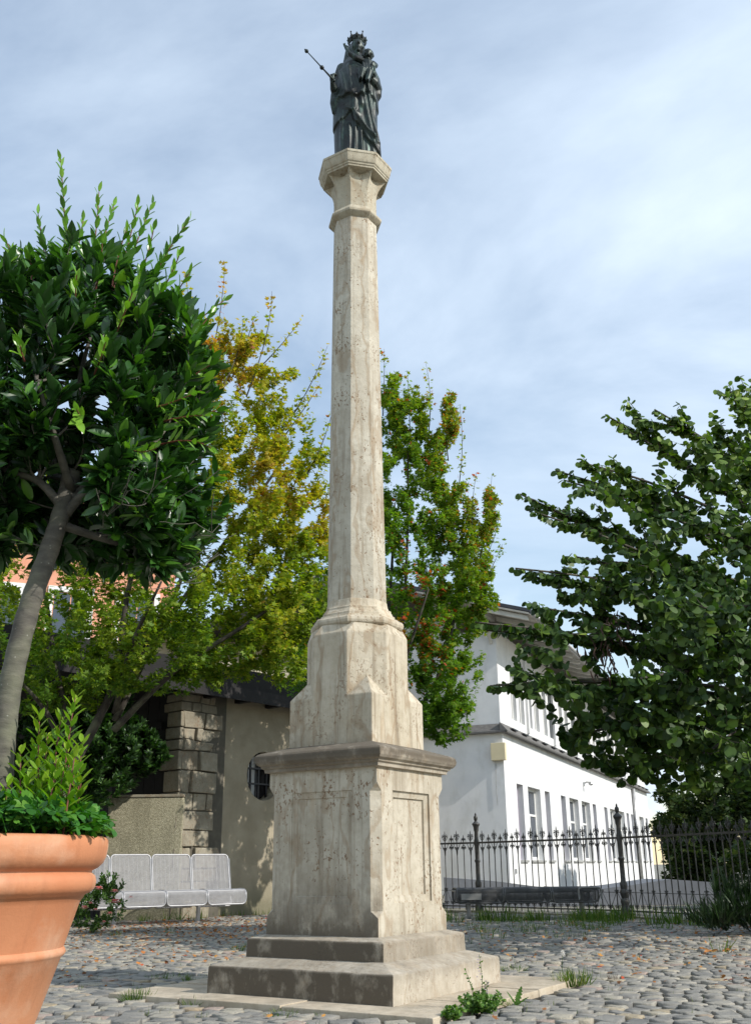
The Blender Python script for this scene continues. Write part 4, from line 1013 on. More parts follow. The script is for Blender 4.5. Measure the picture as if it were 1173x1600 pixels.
# ------------------------------------------------------------------ terracotta pot
def terra():
    m, t, b = mat('terracotta'); g = G(t); p = g.pos()
    n = g.noise(g.scale(p, (1, 1, .6)), 3.2, 5, .5, .3); c = g.mix(g.rng(n, .35, .65), C(.47, .185, .088), C(.53, .24, .125))
    n2 = g.noise(p, 7, 5, .55); c = g.mix(g.rng(n2, .50, .70, 0, .6), c, C(.60, .38, .26)); n4 = g.noise(g.scale(p, (9, 9, 1.2)), 1.5, 6, .65); c = g.mix(g.rng(n4, .52, .72, 0, .5), c, C(.34, .14, .07))
    n3 = g.noise(p, 120, 3); c = g.mix(g.rng(n3, .6, .75, 0, .25), c, C(.40, .17, .09))
    t.links.new(c, b.inputs['Base Color']); b.inputs['Roughness'].default_value = .62; b.inputs['Specular IOR Level'].default_value = .3
    t.links.new(g.bump(g.math('ADD', g.mul(g.noise(g.scale(p, (1, 1, 6)), 14, 5), .5), g.noise(p, 90, 3)), .12, .006), b.inputs['Normal']); return m
PC = Vector((-1.214, 2.9, -.005))
pot = thing('terracotta_pot', 'very large orange terracotta plant pot with rolled rim and raised bands, left foreground', 'pot', PC)
mb = MB(); pr = [(.18, .0), (.185, .01), (.283, .317), (.334, .478), (.341, .484), (.346, .492), (.3435, .500), (.339, .506), (.372, .620), (.385, .640), (.402, .648), (.411, .660), (.413, .676), (.409, .690), (.399, .698), (.399, .704), (.415, .712), (.428, .724), (.436, .742), (.439, .765), (.439, .785), (.434, .792), (.425, .795), (.41, .793), (.405, .785), (.395, .74), (.38, .735)]
mb.lathe(pr, PC, 96, capt=False); mb.build('pot_shell', terra(), pot, sharp=50)
mb = MB(); mb.lathe([(.39, .70), (.39, .742), (.2, .765), (.02, .77)], PC, 32); mb.build('soil', M_dirt, pot)
# ------------------------------------------------------------------ foliage helpers
def tm(v, f): return np.array(v, float), np.array(f, int)
def leaf_bay():
    st = [(0, .0), (.18, .115), (.42, .185), (.68, .155), (.88, .07), (1.0, 0)]
    v = []; f = []
    for y, wd in st: zc = -.10*(y-.3)**2; v += [(-wd, y, zc+.05*(wd > 0)), (0, y, zc), (wd, y, zc+.05*(wd > 0))]
    for i in range(len(st)-1):
        a = i*3
        for q in ((a, a+1, a+4), (a, a+4, a+3), (a+1, a+2, a+5), (a+1, a+5, a+4)):
            f.append(q)
    return tm(v, f)
def leaf_round():
    out = [(0, .02), (.24, -.04), (.44, .14), (.50, .40), (.42, .68), (.22, .90), (0, .99), (-.22, .90), (-.42, .68), (-.50, .40), (-.44, .14), (-.24, -.04)]
    v = [(0, .42, 0)]+[(x, y, -.16*(x*x+(y-.4)**2)+.05*abs(x)) for x, y in out]; n = len(out)
    return tm(v, [(0, 1+i, 1+(i+1) % n) for i in range(n)])
def leaf_maple():
    pts = [(0, .12)]; tips = [(-100, .42), (-55, .78), (0, 1.), (55, .78), (100, .42)]
    v = [(0, .0, 0), (0, .2, 0)]; f = []; ring = []
    for i, (a, l) in enumerate(tips):
        a = R(a); ring.append((math.sin(a)*l, .2+math.cos(a)*l*.85, -.12*l))
        if i < 4: a2 = R((tips[i][0]+tips[i+1][0])/2); ring.append((math.sin(a2)*.38, .2+math.cos(a2)*.36, .02))
    v += ring
    for i in range(len(ring)-1): f.append((1, 3+i, 2+i))
    f += [(0, 1, 2), (0, len(v)-1, 1)]
    return tm(v, f)
def leaf_small(w_=.28): return tm([(0, 0, 0), (w_, .45, .05), (0, 1, -.08), (-w_, .45, .05)], [(0, 1, 2), (0, 2, 3)])
def blade(): return tm([(-.035, 0, 0), (.035, 0, 0), (-.028, .4, .02), (.028, .4, .02), (-.016, .75, -.03), (.016, .75, -.03), (0, 1, -.14)], [(0, 1, 3), (0, 3, 2), (2, 3, 5), (2, 5, 4), (4, 5, 6)])
def clover():
    v = [(0, 0, 0)]; f = []
    for k in range(3):
        a = k*2.094; c, s_ = math.cos(a), math.sin(a)
        for x, y, z in ((.30, .38, .05), (.36, .75, .02), (.14, .98, -.06), (0, .84, -.02), (-.14, .98, -.06), (-.36, .75, .02), (-.30, .38, .05)): v.append((x*c-y*s_, x*s_+y*c, z-.08*(k % 2)))
        b = 1+k*7; f += [(0, b+i, b+i+1) for i in range(6)]
    return tm(v, f)
TB, TR, TM, TS, TG, TCL = leaf_bay(), leaf_round(), leaf_maple(), leaf_small(), blade(), clover()
def unit(a): return a/np.maximum(np.linalg.norm(a, axis=-1, keepdims=True), 1e-9)
def frames(D, Nn):
    y = unit(D); z = Nn-(Nn*y).sum(1, keepdims=True)*y; bad = np.linalg.norm(z, axis=1) < 1e-4; z[bad] = [.3, .2, .9]; z = unit(z); x = np.cross(y, z); return np.stack([x, y, z], 2)
def leaves(name, T, P, D, Nn, Sz, tint, m, parent, nmax=0, piece='leaf', wvar=.12, kind='stuff', smooth=True):
    P, D, Nn, Sz, tint = [np.asarray(a, float) for a in (P, D, Nn, Sz, tint)]
    Fr = frames(D, Nn); V0, F0 = T; wv = RG.uniform(1-wvar, 1+wvar, len(P))
    idx = np.arange(len(P)); indiv = []
    if nmax:
        X, Y = proj(P); vis_ = (X > 0) & (X < 1173) & (Y > 0) & (Y < 1600); dd = np.linalg.norm(P-[0, 0, EYE], axis=1)
        # outermost towards the eye first
        o = np.argsort(np.where(vis_, dd/np.maximum(Sz, 1e-4), 1e9)); indiv = o[:nmax]; idx = o[nmax:]
        vm = []
        for q in range(8):
            me = mesh_np(piece, V0*[1+.15*math.sin(q*2.1), 1, 1+.8*math.cos(q)], F0, np.full(len(V0), q/7.), smooth); me.materials.append(m); vm.append(me)
        for i in indiv:
            o = bpy.data.objects.new(piece, vm[int(round(np.clip(tint[i], 0, 1)*7))]); COL.objects.link(o); adopt(o, parent)
            M_ = np.eye(4); M_[:3, :3] = Fr[i]*Sz[i]; M_[:3, 3] = P[i]; o.matrix_local = Matrix(M_)
            o.matrix_basis = Matrix(M_)
    n = len(idx)
    if n:
        V = np.einsum('nij,vj->nvi', Fr[idx]*Sz[idx][:, None, None], V0)
        V += 0
        V = V+P[idx][:, None, :]
        me = mesh_np(name, V.reshape(-1, 3), (F0[None]+(np.arange(n)*len(V0))[:, None, None]).reshape(-1, F0.shape[1]), np.repeat(tint[idx], len(V0)), smooth)
        return link(name, me, parent, m, kind)
def rand_dir(n): v = RG.normal(size=(n, 3)); return unit(v)
def twigs_mesh(paths, rads, name, m, parent, n=5, kind=None):
    """paths (N,k,3) rads (N,k)"""
    paths = np.asarray(paths, float); N_, K_, _ = paths.shape; rads = np.asarray(rads, float)
    d = np.gradient(paths, axis=1); d = unit(d); ref = np.where(np.abs(d[..., 2:3]) > .9, [1., 0, 0], [0, 0, 1.]); x = unit(np.cross(d, ref)); y = np.cross(d, x)
    a = np.arange(n)*2*np.pi/n
    V = paths[:, :, None]+rads[:, :, None, None]*(x[:, :, None]*np.cos(a)[None, None, :, None]+y[:, :, None]*np.sin(a)[None, None, :, None])
    f = []
    for i in range(K_-1):
        for k in range(n): q = i*n+k; b = i*n+(k+1) % n; f.append((q, b, b+n, q+n))
    f = np.array(f); F_ = (f[None]+(np.arange(N_)*K_*n)[:, None, None]).reshape(-1, 4)
    return link(name, mesh_np(name, V.reshape(-1, 3), F_, None, True), parent, m, kind)
def curve(a, b, bend, k=6, sag=0):
    t = np.linspace(0, 1, k)[:, None]; a, b = np.asarray(a, float), np.asarray(b, float)
    return a+(b-a)*t+np.asarray(bend)*4*t*(1-t)*1.0+np.array([0, 0, -sag])*t*t
class Tree:
    def __init__(s, trunk, r0, r1):
        s.nodes = [np.array(p, float) for p in trunk]; s.rad = list(np.linspace(r0, r1, len(trunk))); s.limb = []; s.trunk = trunk; s.tr = list(s.rad)
        s.tw = []; s.twr = []
    def add_limb(s, pts, r0, r1):
        P = np.array(pts, float); s.limb.append((P, np.linspace(r0, r1, len(P))))
        for i in range(1, len(P)): s.nodes.append(P[i]); s.rad.append(r0+(r1-r0)*i/len(P))
    def twig(s, target, rmax=.014, up=.12, k=6):
        Nn = np.array(s.nodes); t = np.array(target); d = np.linalg.norm(Nn-t, axis=1)+np.maximum(0, Nn[:, 2]-t[2]+.1)*1.2
        i = int(np.argmin(d)); a = Nn[i]; L_ = np.linalg.norm(t-a)
        bend = np.array([0, 0, -up*L_*.6])+RG.normal(0, .04*L_, 3)
        P = curve(a, t, bend, k); r = min(rmax, s.rad[i]*.7, .004+.012*L_)
        s.tw.append(P); s.twr.append(np.linspace(r, max(.0016, r*.25), k))
        for j in (2, 3, 4, 5): s.nodes.append(P[j]); s.rad.append(s.twr[-1][j])
        return P
def crown_targets(blobs, n, shell=.55):
    vol = np.array([b[1][0]*b[1][1]*b[1][2] for b in blobs]); vol = vol**.67; out = []
    ks = RG.choice(len(blobs), n, p=vol/vol.sum())
    d = rand_dir(n); r = RG.uniform(shell**3, 1, n)**(1/3)
    return np.array([np.array(blobs[k][0])+np.array(blobs[k][1])*d[i]*r[i] for i, k in enumerate(ks)])
def along(P, n, t0=.25):
    """n points along polyline P with tangents"""
    k = len(P); t = RG.uniform(t0, 1, n)*(k-1); i = np.minimum(t.astype(int), k-2); f = (t-i)[:, None]
    return P[i]*(1-f)+P[i+1]*f, unit(P[i+1]-P[i])
def leafy(tree, per, t0, size, out=.7, up=.3, spread=.9, jit=.0):
    Ps, Ds, Ns = [], [], []
    for P in tree.tw:
        n = per if isinstance(per, int) else per(P)
        p, t = along(P, n, t0); rd = rand_dir(n); side = unit(np.cross(t, rd))
        D = unit(side*spread+t*out+np.array([0, 0, up-.25]))
        Nn = unit(np.array([0, 0, 1.])+RG.normal(0, .45, (n, 3)))
        Ps.append(p+rand_dir(n)*jit); Ds.append(D); Ns.append(Nn)
    P, D, Nn = map(np.concatenate, (Ps, Ds, Ns)); return P, D, Nn, RG.uniform(size*.6, size*1.25, len(P))
M_bark = bark('grey_bark', (.055, .05, .042), (.115, .105, .085), 16, 2.6); M_bark2 = bark('dark_bark', (.030, .024, .019), (.06, .05, .04), 20, .6); M_stem = simple('red_stem', (.16, .05, .035), .6)
M_bay = leafmat('bay_leaf', [(0, (.012, .042, .011)), (.4, (.030, .092, .018)), (.7, (.090, .24, .025)), (1, (.20, .39, .045))], rough=.32, trans=.26, gloss=.55, tcol=(.35, .42, .10))
M_map1 = leafmat('maple_leaf_yellow', [(0, (.08, .17, .018)), (.35, (.22, .32, .026)), (.65, (.42, .40, .04)), (.85, (.50, .32, .06)), (1, (.45, .15, .06))], rough=.55, trans=.5, gloss=.3, tcol=(.42, .42, .10))
M_map2 = leafmat('maple_leaf_green', [(0, (.06, .16, .018)), (.5, (.145, .265, .030)), (.78, (.27, .32, .04)), (.9, (.42, .18, .03)), (1, (.48, .08, .03))], rough=.5, trans=.48, gloss=.3, tcol=(.42, .45, .10))
M_kat = leafmat('round_leaf', [(0, (.020, .048, .012)), (.5, (.058, .112, .018)), (.85, (.15, .23, .035)), (1, (.25, .33, .06))], rough=.48, trans=.24, gloss=.3, tcol=(.32, .42, .12))
M_shrub = leafmat('shrub_leaf', [(0, (.012, .035, .012)), (.6, (.03, .075, .018)), (1, (.07, .15, .025))], rough=.45, trans=.25)
M_young = leafmat('young_leaf', [(0, (.05, .15, .018)), (.5, (.14, .31, .022)), (1, (.30, .42, .04))], rough=.4, trans=.4, tcol=(.42, .45, .08))
M_clov = leafmat('clover_leaf', [(0, (.02, .085, .014)), (.6, (.045, .16, .022)), (1, (.11, .25, .03))], rough=.5, trans=.3, gloss=.3)
M_grass = leafmat('grass_blade', [(0, (.025, .055, .010)), (.6, (.07, .14, .02)), (1, (.22, .22, .07))], rough=.6, trans=.3, gloss=.2)
M_far = leafmat('far_leaf', [(0, (.020, .040, .015)), (.6, (.045, .075, .022)), (1, (.10, .12, .035))], rough=.6, trans=.25, gloss=.2)
M_soilp = simple('petal_pink', (.85, .38, .36), .6, var=.2); M_pod = simple('brown_pod', (.07, .035, .025), .7, var=.4)
M_dry = leafmat('fallen_leaf', [(0, (.12, .06, .03)), (.4, (.35, .15, .05)), (.75, (.50, .25, .06)), (1, (.40, .05, .03))], rough=.7, trans=.15, gloss=.2, tcol=(.4, .3, .2))
def trunk_mesh(mb, pts, rads, n=12):
    P = [Vector(p) for p in pts]; mb.tube(P, rads, n)
def smooth_path(pts, k=5):
    P = [Vector(p) for p in pts]; out = []
    for i in range(len(P)-1):
        p0 = P[max(i-1, 0)]; p1 = P[i]; p2 = P[i+1]; p3 = P[min(i+2, len(P)-1)]
        for j in range(k):
            t = j/k; out.append(.5*((2*p1)+(p2-p0)*t+(2*p0-5*p1+4*p2-p3)*t*t+(3*p1-p0-3*p2+p3)*t**3))
    out.append(P[-1]); return out
def trunk_build(tr, name, m, parent, trunk, r0, r1, n=14, knots=True):
    P = smooth_path(trunk, 8); rr = np.linspace(r0, r1, len(P))
    if knots: rr = rr*(1+.035*np.sin(np.arange(len(P))*1.9)+RG.normal(0, .012, len(P))); rr[0] *= 1.25; rr[1] *= 1.1
    mb = MB(); mb.tube(P, list(rr), n); mb.build(name, m, parent, smooth=True)
def limbs_build(tr, m, parent, name='limb'):
    for P, r in tr.limb:
        S_ = smooth_path([Vector(p) for p in P], 4); rr = np.interp(np.linspace(0, 1, len(S_)), np.linspace(0, 1, len(r)), r); mb = MB(); mb.tube(S_, list(rr), 8); mb.build(name, m, parent, smooth=True)
# ------------------------------------------------------------------ bay tree in the pot
bay = thing('bay_tree', 'clipped evergreen tree with glossy leaves and leaning grey trunk in the terracotta pot', 'tree', (-1.09, 2.95, .77))
bc = np.array((-1.09, 3.2, 2.30)); br = np.array((.53, .54, .60))
tp = [(-1.10, 2.95, .74), (-1.105, 2.95, .92), (-1.11, 2.95, 1.08), (-1.105, 2.95, 1.25), (-1.08, 2.96, 1.47), (-1.045, 2.98, 1.66), (-1.025, 3.0, 1.80), (-1.01, 3.02, 1.95)]
T1 = Tree(tp, .05, .032); trunk_build(T1, 'trunk', M_bark, bay, tp, .040, .027, 18)
lim = [[(-1.012, 3.0, 1.79), (-.93, 2.98, 1.88), (-.80, 2.98, 1.95), (-.70, 3.0, 2.1)], [(-1.01, 3.0, 1.80), (-1.10, 2.98, 1.90), (-1.22, 3.0, 1.95), (-1.35, 3.05, 2.05)], [(-1.0, 3.02, 1.9), (-1.02, 3.1, 2.1), (-1.08, 3.2, 2.35), (-1.05, 3.2, 2.6)],
       [(-1.03, 3.0, 1.76), (-.92, 3.08, 1.74), (-.82, 3.18, 1.74), (-.72, 3.3, 1.80)], [(-1.0, 3.02, 1.86), (-.94, 3.1, 2.0), (-.88, 3.2, 2.2), (-.82, 3.2, 2.45)], [(-1.0, 3.02, 1.9), (-1.1, 3.2, 2.0), (-1.2, 3.4, 2.1), (-1.25, 3.5, 2.3)], [(-1.0, 3.0, 1.88), (-1.02, 2.85, 2.0), (-1.06, 2.75, 2.15)], [(-1.0, 3.0, 1.85), (-.9, 3.25, 1.98), (-.8, 3.45, 2.15)]]
for l in lim: T1.add_limb(l, .017, .006)
limbs_build(T1, M_bark, bay)
tg = bc+br*rand_dir(1300)*(RG.uniform(.3, 1, 1300)**.45)[:, None]; tg[:60] = np.array([-.85, 3.1, 1.78])+RG.normal(0, 1, (60, 3))*[.13, .12, .09]; tg[60:150] = np.array(at(255, 800, 3.25))+RG.normal(0, 1, (90, 3))*[.09, .12, .08]; tg[150:200] = np.array(at(120, 770, 2.85))+RG.normal(0, 1, (50, 3))*[.2, .06, .05]; tg[200:290] = np.array(at(25, 790, 3.0))+RG.normal(0, 1, (90, 3))*[.10, .12, .07]; tg[290:350] = np.array(at(150, 760, 2.8))+RG.normal(0, 1, (60, 3))*[.09, .05, .05]; tg[350:420] = np.array(at(265, 850, 3.3))+RG.normal(0, 1, (70, 3))*[.06, .10, .06]
hole = ((tg[:, 2] < 1.96) & (np.abs(tg[:, 0]+1.02) < .17) & (tg[:, 1] < 3.15))
tg = tg[~hole]
tg = tg[np.argsort(np.linalg.norm(tg-bc, axis=1))]
for t in tg: T1.twig(t, .007, .05)
P, D, Nn, Sz = leafy(T1, 17, .35, .072, out=.7, up=.35, spread=.8, jit=.008)
q = (P-bc)/br; rr_ = np.linalg.norm(q, axis=1); keep = (rr_ < 1.24) & ~((P[:, 2] < 1.86) & (np.abs(P[:, 0]+1.03) < .09) & (P[:, 1] < 3.05)); P, D, Nn, Sz, rr_ = P[keep], D[keep], Nn[keep], Sz[keep], rr_[keep]
Nn = unit(Nn+unit(P-bc)*.5)
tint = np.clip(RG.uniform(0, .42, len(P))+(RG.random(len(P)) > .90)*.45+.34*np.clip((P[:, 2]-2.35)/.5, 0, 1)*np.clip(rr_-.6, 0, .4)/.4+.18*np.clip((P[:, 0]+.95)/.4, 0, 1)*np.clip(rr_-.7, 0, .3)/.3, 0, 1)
# long pale shoots sticking out
sh_t = [at(95, 250, 3.15), at(8, 372, 3.0), at(155, 300, 3.1), at(215, 322, 3.05), at(238, 320, 3.2), at(295, 345, 3.1), at(178, 322, 3.3), at(130, 345, 3.2), at(350, 470, 3.2), at(330, 490, 3.1), at(60, 335, 3.2), at(20, 400, 3.3), at(265, 385, 3.2), at(300, 420, 3.0), at(200, 355, 2.95), at(345, 560, 3.1), at(352, 640, 3.2), at(240, 360, 2.9), at(105, 360, 3.0), at(40, 395, 2.9), at(160, 380, 2.8), at(280, 400, 2.85), at(165, 535, 2.66), at(210, 450, 2.72), at(30, 530, 2.7), at(315, 610, 2.8), at(120, 640, 2.64), at(245, 700, 2.7), at(330, 700, 2.95), at(120, 430, 2.72), at(320, 650, 2.85), at(80, 440, 2.8)]
SP, SD, SN, SS, ST, stp = [], [], [], [], [], []
for i, t in enumerate(sh_t):
    t = np.array(t); base = bc+(t-bc)/np.linalg.norm((t-bc)/br)*.82+np.array([0, 0, -.05]) if np.linalg.norm((t-bc)/br) > .9 else t-np.array([0, 0, .18])
    Pp = curve(base, t, RG.normal(0, .01, 3), 8); stp.append(Pp); L_ = np.linalg.norm(t-base); n_ = max(7, int(L_/.019)); tt = np.linspace(.12, 1, n_)
    for j, u_ in enumerate(tt):
        k = min(int(u_*7), 6); f = u_*7-k; p = Pp[k]*(1-f)+Pp[k+1]*f; tn = unit(Pp[k+1]-Pp[k]); a = j*2.4; sd_ = unit(np.cross(tn, [math.cos(a), math.sin(a), .2]))
        SP.append(p); SD.append(unit(sd_*(.75-.45*u_)+tn*.8)); SN.append(unit(tn*.8-sd_*.6)); SS.append(.074*(1-.40*u_)); ST.append(np.clip(RG.uniform(.55, .85)+(.22 if u_ > .85 or i > 21 else 0), 0, 1))
P = np.concatenate([P, SP]); D = np.concatenate([D, SD]); Nn = np.concatenate([Nn, SN]); Sz = np.concatenate([Sz, SS]); tint = np.concatenate([tint, ST])
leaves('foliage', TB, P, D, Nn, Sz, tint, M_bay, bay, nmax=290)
twigs_mesh(T1.tw, T1.twr, 'twigs', M_bark, bay, 4, 'stuff'); twigs_mesh(stp, [np.linspace(.0035, .0018, 8)]*len(stp), 'shoots', M_stem, bay, 5, 'stuff')
# ------------------------------------------------------------------ young shoots and clover in the pot
ys = thing('laurel_seedling', 'upright red stemmed shoots with bright yellow green leaves in the terracotta pot', 'plant', (-.98, 2.75, .76))
tips = [(118, 1090, 2.70, 30), (97, 1120, 2.72, 10), (62, 1118, 2.78, -5), (128, 1160, 2.68, 15), (108, 1175, 2.74, 5), (32, 1175, 2.70, -8), (55, 1165, 2.8, 0), (75, 1150, 2.76, 4), (12, 1225, 2.62, 0), (118, 1175, 2.62, 10), (88, 1185, 2.66, 3), (45, 1215, 2.66, 0), (60, 1200, 2.7, 4), (100, 1205, 2.64, 6), (75, 1190, 2.72, 0), (115, 1200, 2.72, 8), (85, 1215, 2.6, 0), (128, 1215, 2.66, 8), (66, 1225, 2.64, 2), (25, 1235, 2.7, 0)]
SP, SD, SN, SS, ST, stp = [], [], [], [], [], []
for (x, y, Y, lx) in tips:
    Y += .15
    t = np.array(at(x, y, Y)); b = np.array(at(x-lx*.7-RG.uniform(4, 14), 1300, Y)); b[2] = .76
    Pp = curve(b, t, RG.normal(0, .008, 3), 8); stp.append(Pp); n_ = max(8, int((t[2]-b[2])/.0095))
    for j, u_ in enumerate(np.linspace(.15, 1, n_)):
        k = min(int(u_*7), 6); f = u_*7-k; p = Pp[k]*(1-f)+Pp[k+1]*f; tn = unit(Pp[k+1]-Pp[k]); a = j*2.4+x; sd_ = unit(np.cross(tn, [math.cos(a), math.sin(a), .2]))
        SP.append(p+sd_*.003); SD.append(unit(sd_*(1-.6*u_)+tn*.55)); SN.append(unit(tn-sd_*.5)); SS.append(RG.uniform(.046, .064)*(1-.25*u_)); ST.append(np.clip(.15+.6*u_+RG.normal(0, .12), 0, 1))
leaves('foliage', TB, SP, SD, SN, SS, ST, M_young, ys, nmax=200, wvar=.2)
twigs_mesh(stp, [np.linspace(.0038, .0016, 8)]*len(stp), 'stems', M_stem, ys, 5)
clv = thing('clover_cover', 'dense green clover leaved ground cover spilling over the terracotta rim', 'ground cover', (-1.2, 2.9, .77))
n = 2100; a = RG.uniform(0, 2*np.pi, n); r = .448*RG.random(n)**.38; x = PC.x+r*np.cos(a); y = PC.y+r*np.sin(a)
edge = np.clip((r-.34)/.1, 0, 1); z = .838+RG.uniform(-.02, .05, n)*(1-edge*.35)-edge*.022
P = np.stack([x, y, z], 1)
D = unit(np.stack([np.cos(a)*(.3+edge), np.sin(a)*(.3+edge), .5-edge*1.0+RG.normal(0, .3, n)], 1)+RG.normal(0, .35, (n, 3))); Nn = unit(np.stack([np.cos(a)*.9, np.sin(a)*.9, np.full(n, .7)], 1)+RG.normal(0, .45, (n, 3)))
leaves('foliage', TCL, P, D, Nn, RG.uniform(.020, .036, n), RG.uniform(0, 1, n), M_clov, clv, nmax=260, wvar=.15)
P = P[r < .38]; n = len(P); st_b = P+np.array([0, 0, -.045]); twigs_mesh(np.stack([st_b, (st_b+P)/2+RG.normal(0, .003, P.shape), P], 1), np.full((n, 3), .0009), 'stalks', M_clov, clv, 3, 'stuff')
# ------------------------------------------------------------------ maples
def maple(name, label, base, top_r, blobs, targets, nt_, per, size, mt, shoots, bark_m, multi, tintf, zc, extra=None):
    th_ = thing(name, label, 'tree', base)
    tr = Tree(multi[0], *top_r)
    trunk_build(tr, 'trunk', bark_m, th_, multi[0], *top_r, n=12)
    for l in multi[1:]: tr.add_limb(l, top_r[1]*.95, .012)
    limbs_build(tr, bark_m, th_)
    T_ = crown_targets(blobs, nt_, .35); c0 = np.array(multi[0][-1]); T_ = T_[np.argsort(np.linalg.norm(T_-c0, axis=1))]
    for t in T_: tr.twig(t, .016, .10)
    for (p, q_) in shoots:
        Pp = curve(p, q_, RG.normal(0, .04, 3), 6); tr.tw.append(Pp); tr.twr.append(np.linspace(.010, .002, 6))
    P, D, Nn, Sz = leafy(tr, per, .22, size, out=.5, up=.05, spread=.9, jit=.06)
    tint = tintf(P)
    leaves('crown', TM, P, D, Nn, Sz, tint, mt, th_, smooth=False)
    twigs_mesh(tr.tw, tr.twr, 'twigs', bark_m, th_, 4, 'stuff'); return th_
b0 = Vector((-3.62, 11.3, 0)); A_ = lambda x, y, Y: tuple(at(x, y, Y))
m1 = [[tuple(b0), (-3.6, 11.3, .8), (-3.5, 11.3, 1.6), (-3.2, 11.3, 2.3), (-2.95, 11.3, 2.9)],
      [(-3.0, 11.3, 2.3), (-2.6, 11.2, 3.2), (-2.2, 11.2, 4.3), (-1.9, 11.2, 5.6)], [(-3.4, 11.3, 1.9), (-3.7, 11.2, 2.9), (-3.9, 11.1, 3.8), (-4.2, 11.0, 4.6)], [(-2.95, 11.3, 2.6), (-3.0, 11.4, 3.8), (-2.75, 11.5, 5.2), (-2.6, 11.5, 6.6)],
      [(-3.0, 11.3, 2.2), (-2.3, 11.0, 2.8), (-1.5, 10.9, 3.3), (-.95, 10.9, 3.7)], [(-3.0, 11.3, 2.4), (-2.7, 10.6, 3.0), (-2.3, 10.1, 3.6)], [(-2.9, 11.3, 2.9), (-2.3, 11.8, 4.0), (-1.6, 12.0, 5.2), (-1.1, 12, 6.0)], [(-3.45, 11.3, 1.8), (-3.6, 10.8, 2.3), (-3.8, 10.4, 2.6)]]
bl1 = [((-2.7, 11.3, 3.9), (2.0, 1.7, 1.25)), ((-1.6, 11.2, 3.3), (1.05, 1.1, .75)), ((-2.2, 11.3, 5.1), (1.2, 1.1, 1.0)), ((-4.0, 11.2, 3.2), (1.2, 1.3, .8)), ((-2.6, 11.3, 6.2), (.55, .55, .8)), ((-3.3, 11.0, 4.6), (1.1, 1.1, .9)), ((-1.15, 11.3, 4.3), (.55, .7, .55)), ((-3.3, 10.8, 2.75), (.9, .8, .35)), ((-1.7, 11.2, 4.6), (1.1, .9, .9)), ((-2.5, 11.0, 3.1), (1.5, 1.1, .5)), ((-1.7, 11.3, 6.0), (.75, .6, .7)), ((-1.15, 11.3, 5.3), (.5, .6, .6)), ((-2.3, 11.3, 7.0), (.45, .45, .5)), ((-1.0, 11.3, 3.5), (.6, .7, .7))]+[(A_(x, y, 11.4), (rx*.0072, .55, ry*.0078)) for x, y, rx, ry in ((460, 690, 50, 60), (485, 800, 40, 70), (480, 900, 50, 60), (440, 620, 40, 50), (400, 560, 45, 55), (350, 540, 40, 50), (420, 820, 70, 70), (505, 740, 25, 60), (380, 680, 60, 60), (330, 1040, 80, 30), (430, 990, 55, 28))]
sh1 = [(A_(330, 560, 11.3), A_(352, 412, 11.3)), (A_(385, 620, 11.2), A_(425, 455, 11.2)), (A_(400, 580, 11.3), A_(470, 500, 11.3)), (A_(450, 660, 11.3), A_(512, 540, 11.3)), (A_(300, 520, 11.3), A_(292, 425, 11.3)), (A_(430, 700, 11.2), A_(500, 600, 11.2)), (A_(480, 740, 11.2), A_(520, 640, 11.2)), (A_(380, 580, 11.2), A_(400, 490, 11.2)), (A_(350, 600, 11), A_(380, 500, 11)), (A_(330, 640, 11), A_(345, 520, 11))]
def tf1(P): h = (P[:, 2]-2.2)/4.5; nn_ = np.array([noise.noise(Vector(p)*1.1) for p in P]); return np.clip(.10+.46*h+.10*(P[:, 0]+2.7)/1.5+.30*nn_+RG.normal(0, .13, len(P)), 0, 1)
maple('maple_tree', 'yellowing maple with airy crown of small lobed leaves, overhanging the bench and the dark eaves', b0, (.075, .045), bl1, None, 1350, 50, .056, M_map1, sh1, M_bark2, m1, tf1, 4)
b1 = Vector((-0.134, 15.205, 0.000))
m2 = [[tuple(b1), (-0.134, 15.205, 1.035), (-0.112, 15.205, 2.153), (-0.056, 15.205, 3.271)], [(-0.112, 15.205, 2.377), (0.335, 15.205, 3.830), (0.503, 15.205, 5.507), (0.559, 15.205, 7.296)], [(-0.112, 15.205, 2.601), (-0.447, 15.317, 3.942), (-0.335, 15.317, 6.066), (-0.112, 15.205, 7.967)], [(-0.112, 15.205, 2.265), (0.783, 15.093, 3.160), (1.230, 15.093, 4.389), (1.453, 15.093, 5.507)],
      [(-0.112, 15.205, 2.153), (-0.783, 15.317, 3.048), (-1.230, 15.428, 3.942)], [(-0.112, 15.205, 2.377), (0.335, 14.534, 3.383), (0.783, 14.199, 4.613)], [(0.000, 15.205, 3.271), (0.224, 15.652, 4.948), (0.335, 15.876, 6.625)]]
bl2 = [((0.280, 15.205, 4.948), (1.398, 1.342, 1.677)), ((0.950, 15.205, 3.495), (0.783, 1.006, 0.839)), ((0.391, 15.205, 6.737), (0.839, 0.894, 1.118)), ((1.342, 15.093, 4.837), (0.615, 0.783, 0.839)), ((-0.559, 15.317, 3.607), (1.006, 1.006, 0.783)), ((0.168, 15.205, 7.743), (0.425, 0.447, 0.671)), ((1.062, 14.981, 5.955), (0.358, 0.447, 0.559)), ((1.006, 14.981, 2.880), (0.447, 0.559, 0.447))]
bl2 += [(A_(x, y, 15.1), (rx*.0097, .7, ry*.0105)) for x, y, rx, ry in ((640, 660, 35, 60), (675, 720, 35, 60), (715, 800, 35, 60), (745, 870, 28, 50), (735, 940, 35, 35), (700, 660, 18, 40), (765, 800, 14, 40), (690, 1040, 45, 35), (615, 620, 22, 45), (660, 640, 16, 40), (700, 1100, 30, 30))]
